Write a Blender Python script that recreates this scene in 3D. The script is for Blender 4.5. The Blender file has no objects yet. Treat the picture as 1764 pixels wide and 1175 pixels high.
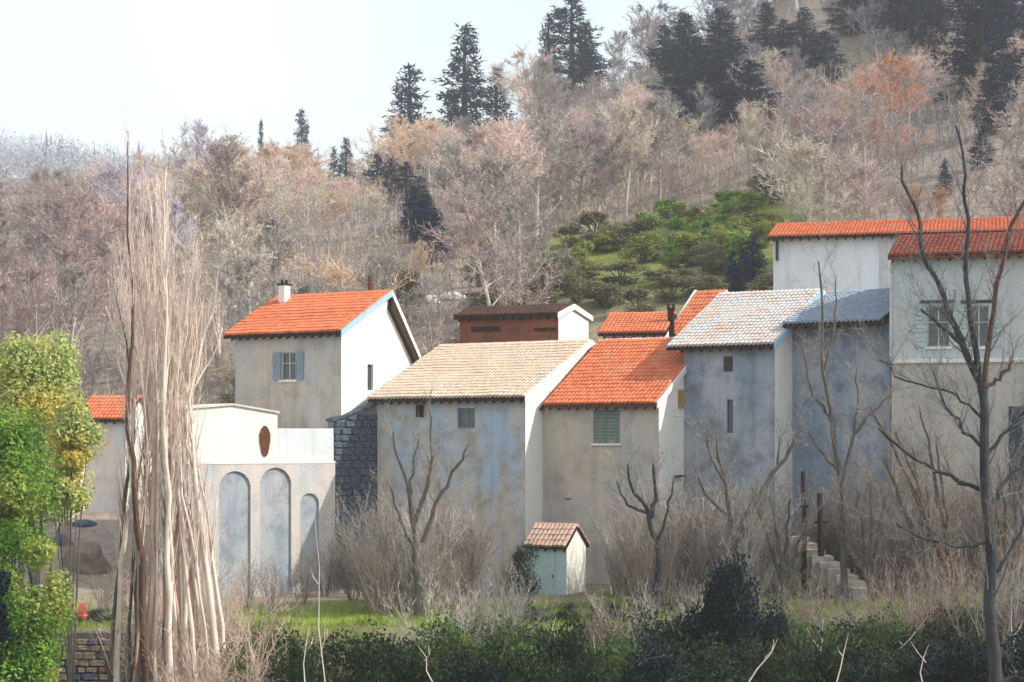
import bpy, math, random
from mathutils import Vector, Matrix, noise
R = math.radians
S = bpy.context.scene
COL = S.collection
rng = random.Random(7)

# ------------------------------------------------------------------ camera
F, PX0, H0 = 3292.0, 882.0, 760.0          # focal length in photo pixels, centre column, horizon row
cam_d = bpy.data.cameras.new('camera'); cam = bpy.data.objects.new('camera', cam_d); COL.objects.link(cam)
cam_d.sensor_width = 36.0; cam_d.lens = 36.0 * F / 1764.0
cam_d.shift_y = (H0 - 587.5) / 1764.0
cam_d.clip_start = 0.5; cam_d.clip_end = 6000
cam.location = (0, 0, 0); cam.rotation_euler = (R(90), 0, 0)
S.camera = cam

# ------------------------------------------------------------------ sky and sun
SUN_AZ, SUN_EL = -12.0, 38.0               # azimuth measured from +X (right) towards +Y (away)
w = bpy.data.worlds.new('World'); S.world = w; w.use_nodes = True
nt = w.node_tree; nt.nodes.clear()
out = nt.nodes.new('ShaderNodeOutputWorld'); bg = nt.nodes.new('ShaderNodeBackground')
sky = nt.nodes.new('ShaderNodeTexSky'); sky.sky_type = 'NISHITA'; sky.sun_disc = False
sky.sun_elevation = R(SUN_EL); sky.sun_rotation = R(90 - SUN_AZ)
sky.air_density = 1.0; sky.dust_density = 3.0; sky.ozone_density = 1.5; sky.altitude = 200
# thin high cloud veil over the whole sky
tc = nt.nodes.new('ShaderNodeTexCoord'); cn = nt.nodes.new('ShaderNodeTexNoise')
cn.inputs['Scale'].default_value = 2.2; cn.inputs['Detail'].default_value = 5; cn.inputs['Roughness'].default_value = 0.5
cr = nt.nodes.new('ShaderNodeMapRange'); cr.inputs[1].default_value = 0.3; cr.inputs[2].default_value = 0.7
cr.inputs[3].default_value = 0.5; cr.inputs[4].default_value = 0.9
mx = nt.nodes.new('ShaderNodeMix'); mx.data_type = 'RGBA'
mx.inputs[7].default_value = (7.6, 8.3, 8.5, 1)
nt.links.new(tc.outputs['Generated'], cn.inputs['Vector']); nt.links.new(cn.outputs['Fac'], cr.inputs[0])
nt.links.new(cr.outputs[0], mx.inputs[0]); nt.links.new(sky.outputs[0], mx.inputs[6])
nt.links.new(mx.outputs[2], bg.inputs[0]); bg.inputs[1].default_value = 0.12
nt.links.new(bg.outputs[0], out.inputs[0])
sd = bpy.data.lights.new('sun', 'SUN'); sd.energy = 3.7; sd.angle = R(0.6); sd.color = (1.0, 0.93, 0.82)
sun = bpy.data.objects.new('sun', sd); COL.objects.link(sun)
sdir = Vector((math.cos(R(SUN_AZ)) * math.cos(R(SUN_EL)), math.sin(R(SUN_AZ)) * math.cos(R(SUN_EL)), math.sin(R(SUN_EL))))
sun.rotation_euler = sdir.to_track_quat('Z', 'Y').to_euler(); sun.location = (60, 0, 90)
S.view_settings.view_transform = 'Standard'; S.view_settings.look = 'None'
S.view_settings.exposure = 0.48; S.view_settings.gamma = 1.0; S.view_settings.use_curve_mapping = False
HAZE = 0.0003
S.cycles.max_bounces = 6; S.cycles.volume_bounces = 1; S.cycles.diffuse_bounces = 3

# ------------------------------------------------------------------ helpers
def at(px, py, Y): return Vector(((px - PX0) / F * Y, Y, (H0 - py) / F * Y))
def proj(p): return PX0 + F * p.x / p.y, H0 - F * p.z / p.y
def lerp(a, b, t): return a + (b - a) * t

class MB:
    def __init__(s): s.v = []; s.f = []
    def face(s, *pts):
        b = len(s.v); s.v += [tuple(p) for p in pts]; s.f.append(tuple(range(b, b + len(pts))))
    def box(s, x0, x1, y0, y1, z0, z1):
        b = len(s.v)
        s.v += [(x0,y0,z0),(x1,y0,z0),(x1,y1,z0),(x0,y1,z0),(x0,y0,z1),(x1,y0,z1),(x1,y1,z1),(x0,y1,z1)]
        for q in ((3,2,1,0),(4,5,6,7),(0,1,5,4),(1,2,6,5),(2,3,7,6),(3,0,4,7)): s.f.append(tuple(b+i for i in q))
    def prism(s, poly, off):
        """closed prism from a polygon and an offset vector"""
        n = len(poly); b = len(s.v); off = Vector(off)
        s.v += [tuple(Vector(p)) for p in poly] + [tuple(Vector(p) + off) for p in poly]
        s.f.append(tuple(range(b, b+n))); s.f.append(tuple(range(b+2*n-1, b+n-1, -1)))
        for i in range(n): s.f.append((b+i, b+n+i, b+n+(i+1)%n, b+(i+1)%n))
    def tube(s, pts, rad, n=6, cap=True):
        pts = [Vector(p) for p in pts]; b = len(s.v); m = len(pts)
        up = Vector((0.3, 0.9, 0.1))
        for i, p in enumerate(pts):
            d = (pts[min(i+1, m-1)] - pts[max(i-1, 0)])
            if d.length < 1e-9: d = Vector((0,0,1))
            d.normalize(); a = d.cross(up)
            if a.length < 1e-3: a = d.cross(Vector((1,0,0)))
            a.normalize(); c = d.cross(a)
            for k in range(n):
                t = 2*math.pi*k/n; q = p + (a*math.cos(t) + c*math.sin(t))*rad[i]
                s.v.append((q.x, q.y, q.z))
        for i in range(m-1):
            for k in range(n):
                s.f.append((b+i*n+k, b+i*n+(k+1)%n, b+(i+1)*n+(k+1)%n, b+(i+1)*n+k))
        if cap: s.f.append(tuple(b+(m-1)*n+k for k in range(n)))
    def build(s, name, m, parent=None, smooth=False, **kw):
        me = bpy.data.meshes.new(name); me.from_pydata(s.v, [], s.f); me.validate()
        if smooth:
            for p in me.polygons: p.use_smooth = True
        me.materials.append(m)
        return link(name, me, parent, **kw)

def link(name, me, parent=None, label=None, kind=None):
    o = bpy.data.objects.new(name, me); COL.objects.link(o)
    if parent: o.parent = parent
    if label: o['label'] = label
    if kind: o['kind'] = kind
    return o
def thing(name, label, cat, loc=(0,0,0), rz=0, group=None):
    o = bpy.data.objects.new(name, None); COL.objects.link(o); o.empty_display_size = 0.5
    o.location = loc; o.rotation_euler = (0, 0, rz); o['label'] = label; o['category'] = cat
    if group: o['group'] = group
    return o
def dup_tree(root, loc, rz, sc, label, group=None):
    r = root.copy(); COL.objects.link(r); r.location = loc; r.rotation_euler = (0, 0, rz); r.scale = sc
    r['label'] = label
    if group: r['group'] = group
    kids = []
    for ch in list(root.children):
        c = ch.copy(); COL.objects.link(c); c.parent = r; kids.append(c)
    return r, kids

# ------------------------------------------------------------------ materials
def mat(name, build, rough=0.85, spec=0.2):
    m = bpy.data.materials.new(name); m.use_nodes = True; n = m.node_tree
    b = n.nodes['Principled BSDF']; b.inputs['Roughness'].default_value = rough
    b.inputs['Specular IOR Level'].default_value = spec
    build(n, b); return m
def N(n, t, **kw):
    x = n.nodes.new(t)
    for k, v in kw.items(): setattr(x, k, v)
    return x
def noise_fac(n, scale, detail=4, rough=0.6, lo=0.35, hi=0.65, vec=None, scl=(1,1,1)):
    tc = N(n, 'ShaderNodeTexCoord'); mp = N(n, 'ShaderNodeMapping'); mp.inputs['Scale'].default_value = scl
    n.links.new(tc.outputs['Object'] if vec is None else vec, mp.inputs['Vector'])
    t = N(n, 'ShaderNodeTexNoise'); t.inputs['Scale'].default_value = scale
    t.inputs['Detail'].default_value = detail; t.inputs['Roughness'].default_value = rough
    n.links.new(mp.outputs[0], t.inputs['Vector'])
    r = N(n, 'ShaderNodeMapRange'); r.inputs[1].default_value = lo; r.inputs[2].default_value = hi
    n.links.new(t.outputs['Fac'], r.inputs[0]); return r.outputs[0]
def mixc(n, fac, a, b, mode='MIX'):
    m = N(n, 'ShaderNodeMix', data_type='RGBA', blend_type=mode)
    for sock, v in ((0, fac), (6, a), (7, b)):
        if isinstance(v, (int, float)): m.inputs[sock].default_value = v
        elif isinstance(v, tuple): m.inputs[sock].default_value = (*v, 1) if len(v) == 3 else v
        else: n.links.new(v, m.inputs[sock])
    return m.outputs[2]
def bump(n, b, fac, strength=0.3, dist=0.02):
    bp = N(n, 'ShaderNodeBump'); bp.inputs['Strength'].default_value = strength; bp.inputs['Distance'].default_value = dist
    n.links.new(fac, bp.inputs['Height']); n.links.new(bp.outputs[0], b.inputs['Normal'])

def plaster(name, base, wash, stain, seed=0, wamt=0.9, samt=0.6, streak=0.35):
    def f(n, b):
        g = N(n, 'ShaderNodeNewGeometry')
        off = N(n, 'ShaderNodeVectorMath', operation='ADD'); off.inputs[1].default_value = (seed*7.3, seed*3.1, seed*5.7)
        n.links.new(g.outputs['Position'], off.inputs[0]); v = off.outputs[0]
        c = mixc(n, noise_fac(n, 0.45, 6, 0.62, 0.41, 0.59, v, (1, 1, 0.45)), base, wash)
        k = N(n, 'ShaderNodeMath', operation='MULTIPLY'); k.inputs[1].default_value = samt
        n.links.new(noise_fac(n, 0.9, 6, 0.65, 0.48, 0.66, v), k.inputs[0])
        c = mixc(n, k.outputs[0], c, stain)
        k2 = N(n, 'ShaderNodeMath', operation='MULTIPLY'); k2.inputs[1].default_value = streak
        n.links.new(noise_fac(n, 1.6, 5, 0.7, 0.5, 0.72, v, (1, 1, 0.13)), k2.inputs[0])
        c = mixc(n, k2.outputs[0], c, tuple(x*0.45 for x in stain))
        fine = noise_fac(n, 14, 5, 0.7, 0.3, 0.7, v)
        c = mixc(n, 0.22, c, mixc(n, fine, (0.25,0.25,0.25), (1.1,1.1,1.1)), 'MULTIPLY')
        n.links.new(c, b.inputs['Base Color'])
        bump(n, b, fine, 0.5, 0.03)
    return mat(name, f, 0.92, 0.1)
def tiles_mat(name, a, b_, c_, seed=0):
    def f(n, b):
        g = N(n, 'ShaderNodeNewGeometry'); r = g.outputs['Random Per Island']
        c = mixc(n, r, a, b_)
        c = mixc(n, noise_fac(n, 0.7, 5, 0.6, 0.5, 0.7, g.outputs['Position']), c, c_)
        c = mixc(n, noise_fac(n, 9, 4, 0.7, 0.5, 0.8, g.outputs['Position']), c, tuple(x*0.55 for x in c_))
        n.links.new(c, b.inputs['Base Color'])
    return mat(name, f, 0.85, 0.15)
def simple(name, a, b_=None, scale=5, rough=0.8, spec=0.2, scl=(1,1,1), bmp=0.0, lo=0.35, hi=0.65):
    b_ = b_ or tuple(x*0.6 for x in a)
    def f(n, b):
        fc = noise_fac(n, scale, 5, 0.65, lo, hi, None, scl)
        n.links.new(mixc(n, fc, a, b_), b.inputs['Base Color'])
        if bmp: bump(n, b, fc, bmp, 0.02)
    return mat(name, f, rough, spec)
def leafy(name, a, b_, c_=None, transl=0.35, spec=0.25):
    """leaf colour varies from leaf clump to leaf clump and from leaf to leaf"""
    m = bpy.data.materials.new(name); m.use_nodes = True; n = m.node_tree; b = n.nodes['Principled BSDF']
    b.inputs['Roughness'].default_value = 0.65; b.inputs['Specular IOR Level'].default_value = spec
    g = N(n, 'ShaderNodeNewGeometry')
    c = mixc(n, noise_fac(n, 0.9, 3, 0.6, 0.38, 0.62), a, b_)
    if c_: c = mixc(n, noise_fac(n, 0.35, 2, 0.5, 0.5, 0.62), c, c_)
    c = mixc(n, g.outputs['Random Per Island'], c, mixc(n, 0.45, c, (0.0, 0.0, 0.0)))
    n.links.new(c, b.inputs['Base Color'])
    t = N(n, 'ShaderNodeBsdfTranslucent'); n.links.new(c, t.inputs[0])
    ms = N(n, 'ShaderNodeMixShader'); ms.inputs[0].default_value = transl
    n.links.new(b.outputs[0], ms.inputs[1]); n.links.new(t.outputs[0], ms.inputs[2])
    n.links.new(ms.outputs[0], n.nodes['Material Output'].inputs[0]); return m
def objcol(name, mul=1.0, var=0.35, transl=0.0):
    """twigs: the tree's own colour (object colour) with variation from twig to twig"""
    m = bpy.data.materials.new(name); m.use_nodes = True; n = m.node_tree; b = n.nodes['Principled BSDF']
    b.inputs['Roughness'].default_value = 0.9; b.inputs['Specular IOR Level'].default_value = 0.05
    oi = N(n, 'ShaderNodeObjectInfo'); g = N(n, 'ShaderNodeNewGeometry')
    c = mixc(n, 1.0, oi.outputs['Color'], (mul, mul, mul), 'MULTIPLY')
    c = mixc(n, noise_fac(n, 0.5, 3, 0.6, 0.35, 0.65), c, mixc(n, var, c, (0.05, 0.04, 0.05)))
    c = mixc(n, g.outputs['Random Per Island'], c, mixc(n, var, c, (0.9, 0.85, 0.8)))
    n.links.new(c, b.inputs['Base Color'])
    if transl:
        t = N(n, 'ShaderNodeBsdfTranslucent'); n.links.new(c, t.inputs[0])
        ms = N(n, 'ShaderNodeMixShader'); ms.inputs[0].default_value = transl
        n.links.new(b.outputs[0], ms.inputs[1]); n.links.new(t.outputs[0], ms.inputs[2])
        n.links.new(ms.outputs[0], n.nodes['Material Output'].inputs[0])
    return m

M = dict(
 wallA = plaster('plaster_tan_grey', (0.56,0.49,0.41), (0.48,0.48,0.48), (0.38,0.31,0.25), 1),
 wallB = plaster('plaster_blue_grey', (0.40,0.49,0.62), (0.56,0.50,0.44), (0.36,0.30,0.24), 2, samt=0.75),
 wallC = plaster('plaster_beige', (0.57,0.49,0.40), (0.46,0.45,0.44), (0.36,0.31,0.26), 3),
 wallD = plaster('plaster_slate', (0.25,0.31,0.39), (0.41,0.42,0.46), (0.17,0.18,0.19), 4, samt=0.75),
 wallE = plaster('plaster_shade_blue', (0.23,0.30,0.40), (0.42,0.44,0.47), (0.13,0.18,0.27), 5, samt=0.8),  # shade of the recess put into the dark blue base and blotches
 wallF = plaster('plaster_pale_blue', (0.74,0.79,0.82), (0.70,0.74,0.76), (0.58,0.55,0.54), 6, samt=0.25),
 wallG = plaster('plaster_grey_right', (0.50,0.57,0.62), (0.54,0.54,0.52), (0.40,0.39,0.38), 7, samt=0.4),
 wallGl = plaster('plaster_taupe_low', (0.55,0.49,0.42), (0.44,0.43,0.42), (0.32,0.29,0.26), 8),
 white = plaster('limewash_white', (0.85,0.83,0.79), (0.82,0.79,0.75), (0.66,0.60,0.54), 9, samt=0.2, streak=0.12),
 pink = plaster('plaster_pinkish', (0.68,0.59,0.54), (0.55,0.57,0.60), (0.44,0.43,0.45), 10, samt=0.6),
 archshade = plaster('plaster_arch_shade_blue', (0.34,0.40,0.47), (0.48,0.48,0.49), (0.22,0.26,0.32), 13, samt=0.7),  # shade on the annex wall put into the arch colour
 teal = plaster('plaster_pale_teal', (0.50,0.66,0.68), (0.46,0.60,0.62), (0.45,0.42,0.38), 11, samt=0.3),
 rust = plaster('render_rust_brown', (0.26,0.10,0.06), (0.20,0.08,0.05), (0.10,0.05,0.04), 12),
 red = tiles_mat('tiles_orange_red', (0.64,0.19,0.085), (0.50,0.13,0.06), (0.50,0.20,0.11)),
 darkred = tiles_mat('tiles_dark_red', (0.26,0.06,0.035), (0.20,0.045,0.03), (0.14,0.04,0.03)),
 tan = tiles_mat('tiles_faded_tan', (0.60,0.44,0.33), (0.52,0.41,0.33), (0.54,0.47,0.40)),
 pale = tiles_mat('tiles_pale_grey_pink', (0.52,0.47,0.44), (0.47,0.48,0.50), (0.50,0.38,0.31)),
 palepink = tiles_mat('tiles_faded_pink', (0.56,0.37,0.29), (0.50,0.32,0.25), (0.40,0.30,0.25)),
 shadetile = tiles_mat('tiles_shade_blue', (0.22,0.28,0.37), (0.27,0.32,0.40), (0.33,0.34,0.36)),  # shadow lying on E's roof put into the tile colour
 browntile = tiles_mat('tiles_dark_brown', (0.09,0.045,0.03), (0.07,0.035,0.025), (0.05,0.03,0.025)),
 wood = simple('timber_dark', (0.045,0.022,0.013), (0.02,0.012,0.009), 8, bmp=0.3, scl=(1,1,0.3)),
 woodred = simple('timber_red_brown', (0.16,0.05,0.02), (0.08,0.03,0.015), 8),
 ochre = simple('timber_ochre', (0.42,0.26,0.09), (0.30,0.18,0.07), 6),
 blueverge = simple('flashing_blue', (0.24,0.42,0.58), (0.34,0.50,0.62), 4, 0.6),
 shutter = simple('shutter_grey_green', (0.20,0.25,0.22), (0.13,0.18,0.16), 8, scl=(1,1,0.2)),
 shutterblue = simple('shutter_blue_grey', (0.26,0.33,0.39), (0.18,0.24,0.29), 8, scl=(1,1,0.2)),
 frame = simple('window_frame_paint', (0.55,0.55,0.52), (0.42,0.41,0.38), 9),
 panel = simple('shutter_pale', (0.46,0.53,0.55), (0.38,0.45,0.47), 6),
 iron = simple('iron_dark', (0.03,0.035,0.04), (0.05,0.04,0.035), 10, 0.6),
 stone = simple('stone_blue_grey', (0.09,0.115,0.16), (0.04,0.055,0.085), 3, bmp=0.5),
 stonebr = simple('stone_brown', (0.24,0.18,0.14), (0.13,0.10,0.08), 3, bmp=0.5),
 stonepale = simple('stone_pale', (0.66,0.62,0.57), (0.50,0.46,0.42), 2.5, bmp=0.4),
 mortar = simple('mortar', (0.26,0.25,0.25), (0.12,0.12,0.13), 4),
 mortarbr = simple('earth_mortar', (0.13,0.11,0.09), (0.08,0.07,0.06), 4),
 navydoor = simple('boards_navy', (0.025,0.04,0.07), (0.04,0.055,0.08), 5, scl=(6,6,0.3)),
 steps = simple('worn_step_stone', (0.44,0.40,0.36), (0.27,0.24,0.21), 2.5, bmp=0.5),
 barrel = simple('enamel_red', (0.40,0.045,0.02), (0.28,0.04,0.02), 4, 0.45, 0.4),
 barkpale = simple('bark_cream', (0.80,0.72,0.63), (0.58,0.47,0.39), 3, scl=(1,1,0.25), bmp=0.3),
 barkpeach = simple('bark_peach', (0.66,0.46,0.35), (0.44,0.32,0.26), 3, scl=(1,1,0.25), bmp=0.3),
 barkbrown = simple('bark_brown', (0.13,0.075,0.05), (0.07,0.045,0.035), 4, scl=(1,1,0.25), bmp=0.4),
 barkgrey = simple('bark_grey', (0.14,0.125,0.105), (0.07,0.065,0.06), 4, scl=(1,1,0.3), bmp=0.4),
 barkdark = simple('bark_blue_black', (0.018,0.026,0.038), (0.055,0.055,0.055), 2.5, scl=(1,1,0.3), bmp=0.5),
 branchbrown = simple('bark_reddish', (0.13,0.06,0.035), (0.07,0.045,0.035), 4, scl=(1,1,0.3)),
)
def glass():
    m = bpy.data.materials.new('window_glass'); m.use_nodes = True; b = m.node_tree.nodes['Principled BSDF']
    b.inputs['Base Color'].default_value = (0.05, 0.065, 0.075, 1); b.inputs['Roughness'].default_value = 0.12
    b.inputs['Specular IOR Level'].default_value = 0.6; return m
M['glass'] = glass()
TWIG = objcol('twig_own_colour', 1.0, 0.3, 0.25)
TRUNKC = objcol('bark_own_colour', 1.0, 0.35)
# ------------------------------------------------------------------ terrain
TK = [-0.60, -0.27, -0.15, -0.05, 0.06, 0.16, 0.27, 0.60]
TERR = [  # distance, ground height at each direction of TK
 (-60,  [-1.7]*8), (0, [-1.9]*8), (18, [-5.0]*8), (45, [-12.0]*8), (70, [-11.6]*8),
 (80,   [-10.6,-10.6,-10.6,-10.8,-10.8,-10.6,-10.2,-10]),
 (82.5, [-10.5,-10.5,-10.5,-10.5,-10.3,-9.9,-9.4,-9]),
 (84,   [-8.2,-8.2,-8.1,-8.2,-8.2,-7.6,-7.0,-7.0]),
 (92,   [-8.0,-8.0,-8.0,-7.6,-7.3,-7.2,-6.7,-6.5]),
 (102,  [-6.9,-6.9,-8.0,-7.6,-7.3,-6.8,-5.5,-5]),
 (112,  [-5,-5,-5.5,-4.5,-3.0,0,3,4]),
 (125,  [-3,-3,-2,1.5,4,7,9,9]),
 (150,  [3,4,6.5,9,11.5,13,15,15]),
 (175,  [8,10,13,15,18.5,22,25,26]),
 (230,  [17,19,24,27,32,40,46,50]),
 (300,  [24,29,35,41,56,70,80,86]),
 (345,  [24,30,37,44,63,84,98,100]),
 (420,  [36,42,44,46,60,80,92,94]),
 (560,  [72,78,70,56,60,70,80,80]),
 (640,  [80,84,74,60,55,60,70,70]),
 (1000, [40]*8), (1400, [20]*8)]
def terr(x, y):
    yy = max(y, 1.0); t = max(TK[0], min(TK[-1], x / max(yy, 60.0)))
    i = 0
    while i < len(TK)-2 and t > TK[i+1]: i += 1
    ft = (t-TK[i])/(TK[i+1]-TK[i]); ft = ft*ft*(3-2*ft)*0.5 + ft*0.5
    j = 0
    while j < len(TERR)-2 and y > TERR[j+1][0]: j += 1
    fy = (y-TERR[j][0])/(TERR[j+1][0]-TERR[j][0]); fy = max(0, min(1, fy))
    a = lerp(TERR[j][1][i], TERR[j][1][i+1], ft); b = lerp(TERR[j+1][1][i], TERR[j+1][1][i+1], ft)
    z = lerp(a, b, fy)
    if y > 86: z += (noise.noise(Vector((x*0.05, y*0.05, 0)))*1.6 + noise.noise(Vector((x*0.2, y*0.2, 3)))*0.35) * min(1, (y-86)/60)
    elif y > 20: z += noise.noise(Vector((x*0.3, y*0.3, 1)))*0.12
    return z
def ground():
    ys = [-60,-30,0,8,18,30,45,58,66,72,77,80,81,82,82.5,82.8,83.2,83.6,84,85,86.5,88,90,92,95,98,102]
    y = 105.0
    while y < 700: ys.append(y); y += 3 if y < 200 else (5 if y < 360 else 12)
    ys += [760, 900, 1150, 1400]
    xs = []; n = 110
    vs = []; fs = []
    for yy in ys:
        half = 60 + max(yy, 0)*0.75
        for i in range(n+1):
            x = -half + 2*half*i/n; vs.append((x, yy, terr(x, yy)))
    for j in range(len(ys)-1):
        for i in range(n):
            a = j*(n+1)+i; fs.append((a, a+1, a+n+2, a+n+1))
    me = bpy.data.meshes.new('ground'); me.from_pydata(vs, [], fs)
    for p in me.polygons: p.use_smooth = True
    def f(n, b):
        g = N(n, 'ShaderNodeNewGeometry'); P = g.outputs['Position']
        litter = mixc(n, noise_fac(n, 0.06, 5, 0.6, 0.4, 0.6, P), (0.30,0.25,0.21), (0.34,0.27,0.22))
        litter = mixc(n, noise_fac(n, 1.2, 5, 0.7, 0.4, 0.7, P), litter, (0.16,0.135,0.12))
        grass = mixc(n, noise_fac(n, 0.25, 5, 0.65, 0.35, 0.65, P), (0.24,0.25,0.06), (0.13,0.16,0.05))
        grass = mixc(n, noise_fac(n, 0.5, 6, 0.7, 0.5, 0.62, P), grass, (0.20,0.165,0.11))
        grass = mixc(n, noise_fac(n, 3.0, 5, 0.7, 0.4, 0.75, P), grass, (0.08,0.12,0.03))
        s = N(n, 'ShaderNodeSeparateXYZ'); n.links.new(P, s.inputs[0])
        def band(lo0, lo1, hi0, hi1, sock):
            a = N(n, 'ShaderNodeMapRange'); a.inputs[1].default_value = lo0; a.inputs[2].default_value = lo1
            n.links.new(sock, a.inputs[0])
            c = N(n, 'ShaderNodeMapRange'); c.inputs[1].default_value = hi0; c.inputs[2].default_value = hi1
            c.inputs[3].default_value = 1; c.inputs[4].default_value = 0
            n.links.new(sock, c.inputs[0]); m = N(n, 'ShaderNodeMath', operation='MULTIPLY')
            n.links.new(a.outputs[0], m.inputs[0]); n.links.new(c.outputs[0], m.inputs[1]); return m.outputs[0]
        near = band(60, 75, 92, 98, s.outputs[1])
        mead = band(135, 148, 182, 192, s.outputs[1]); mx_ = band(-4, 6, 24, 32, s.outputs[0])
        mm = N(n, 'ShaderNodeMath', operation='MULTIPLY'); n.links.new(mead, mm.inputs[0]); n.links.new(mx_, mm.inputs[1])
        ad = N(n, 'ShaderNodeMath', operation='MAXIMUM'); n.links.new(near, ad.inputs[0]); n.links.new(mm.outputs[0], ad.inputs[1])
        wob = noise_fac(n, 0.12, 5, 0.6, 0.3, 0.5, P); m3 = N(n, 'ShaderNodeMath', operation='MULTIPLY')
        n.links.new(ad.outputs[0], m3.inputs[0]); n.links.new(wob, m3.inputs[1])
        n.links.new(mixc(n, m3.outputs[0], litter, grass), b.inputs['Base Color'])
        bump(n, b, noise_fac(n, 2.5, 6, 0.7, 0.2, 0.8, P), 0.6, 0.15)
    me.materials.append(mat('hillside_ground', f, 0.95, 0.05))
    o = link('ground', me, kind='structure'); return o
ground()

# ------------------------------------------------------------------ houses
ZB = -10.0
def line_hit(P, d, px):
    """plan point where the sight line of column px crosses the line P + s d"""
    t = (px-PX0)/F; s = (t*P[1]-P[0])/(d[0]-t*d[1]); return s
class House:
    """local frame: x along the front to the right, y into the depth, origin = front right corner at height 0"""
    def __init__(s, name, label, cat, corner, a, zb):
        s.a = R(a); s.u = (math.cos(s.a), -math.sin(s.a)); s.v = (math.sin(s.a), math.cos(s.a)); s.C = corner; s.zb = zb
        s.o = thing(name, label, cat, (corner[0], corner[1], zb), -s.a)
    def front(s, px, py):
        k = line_hit(s.C, s.u, px); Y = s.C[1]+k*s.u[1]; return k, (H0-py)/F*Y - s.zb
    def gable(s, px, py):
        k = line_hit(s.C, s.v, px); Y = s.C[1]+k*s.v[1]; return k, (H0-py)/F*Y - s.zb
    def world(s, x, y): return (s.C[0]+x*s.u[0]+y*s.v[0], s.C[1]+x*s.u[1]+y*s.v[1])

def wall_panel(mb, org, ax, L, zt, openings, inward, depth=0.22):
    """rectangle wall along axis ax from org with real recessed openings (x0,x1,z0,z1)"""
    org = Vector(org); ax = Vector(ax); inward = Vector(inward)
    P = lambda x, z, d=0: org + ax*x + Vector((0,0,z)) + inward*d
    xs = sorted({0, L, *[o[0] for o in openings], *[o[1] for o in openings]})
    zs = sorted({0, zt, *[o[2] for o in openings], *[o[3] for o in openings]})
    for i in range(len(xs)-1):
        for j in range(len(zs)-1):
            cx, cz = (xs[i]+xs[i+1])/2, (zs[j]+zs[j+1])/2
            if any(o[0] < cx < o[1] and o[2] < cz < o[3] for o in openings): continue
            mb.face(P(xs[i],zs[j]), P(xs[i+1],zs[j]), P(xs[i+1],zs[j+1]), P(xs[i],zs[j+1]))
    for x0,x1,z0,z1 in openings:
        mb.face(P(x0,z0), P(x1,z0), P(x1,z0,depth), P(x0,z0,depth)); mb.face(P(x0,z1), P(x0,z1,depth), P(x1,z1,depth), P(x1,z1))
        mb.face(P(x0,z0), P(x0,z0,depth), P(x0,z1,depth), P(x0,z1)); mb.face(P(x1,z0), P(x1,z1), P(x1,z1,depth), P(x1,z0,depth))
        mb.face(P(x0,z0,depth), P(x1,z0,depth), P(x1,z1,depth), P(x0,z1,depth))

def tile_field(root, x0, x1, y0, z0, y1, z1, m, seed=0, pitch=0.23, row=0.38, name='roof_tiling'):
    """overlapping half-round clay tiles as real geometry, joined (each is only a few pixels wide)"""
    rr = random.Random(seed); mb = MB()
    L = math.hypot(y1-y0, z1-z0); sy, sz = (y1-y0)/L, (z1-z0)/L; ny, nz = -sz, sy
    if nz < 0: ny, nz = -ny, -nz
    nc = max(2, int((x1-x0)/pitch)); nr = max(2, int(L/row)); pw = (x1-x0)/nc; rl = L/nr
    for c in range(nc):
        for r in range(nr):
            jx = rr.uniform(-.012,.012); jl = rr.uniform(-.02,.02); lift = rr.uniform(0,.016) + .035*(1+noise.noise(Vector((c*pw*.7, r*rl*.5, seed))))
            cx = x0+(c+.5)*pw+jx; a0 = r*rl+jl; a1 = (r+1)*rl+0.06
            if r == nr-1: a1 = L
            b = len(mb.v)
            for (a, up, wd) in ((a0, 0.05+lift, 0.56), (a1, 0.015+lift, 0.50)):
                for k in range(5):
                    th = math.pi*k/4; ox = -math.cos(th)*pw*wd; oh = math.sin(th)*pw*0.42 + up
                    mb.v.append((cx+ox, y0+sy*a+ny*oh, z0+sz*a+nz*oh))
            for k in range(4): mb.f.append((b+k, b+k+1, b+5+k+1, b+5+k))
            # front lip
            mb.v.append((cx, y0+sy*a0, z0+sz*a0)); q = len(mb.v)-1
            mb.f.append((b,q,b+4,b+3,b+2,b+1))
    return mb.build(name, m, root, smooth=False, kind='stuff')
def slab(mb, x0, x1, y0, z0, y1, z1, th):
    mb.prism([(x0,y0,z0),(x0,y1,z1),(x0,y1,z1-th),(x0,y0,z0-th)], (x1-x0,0,0))

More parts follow.
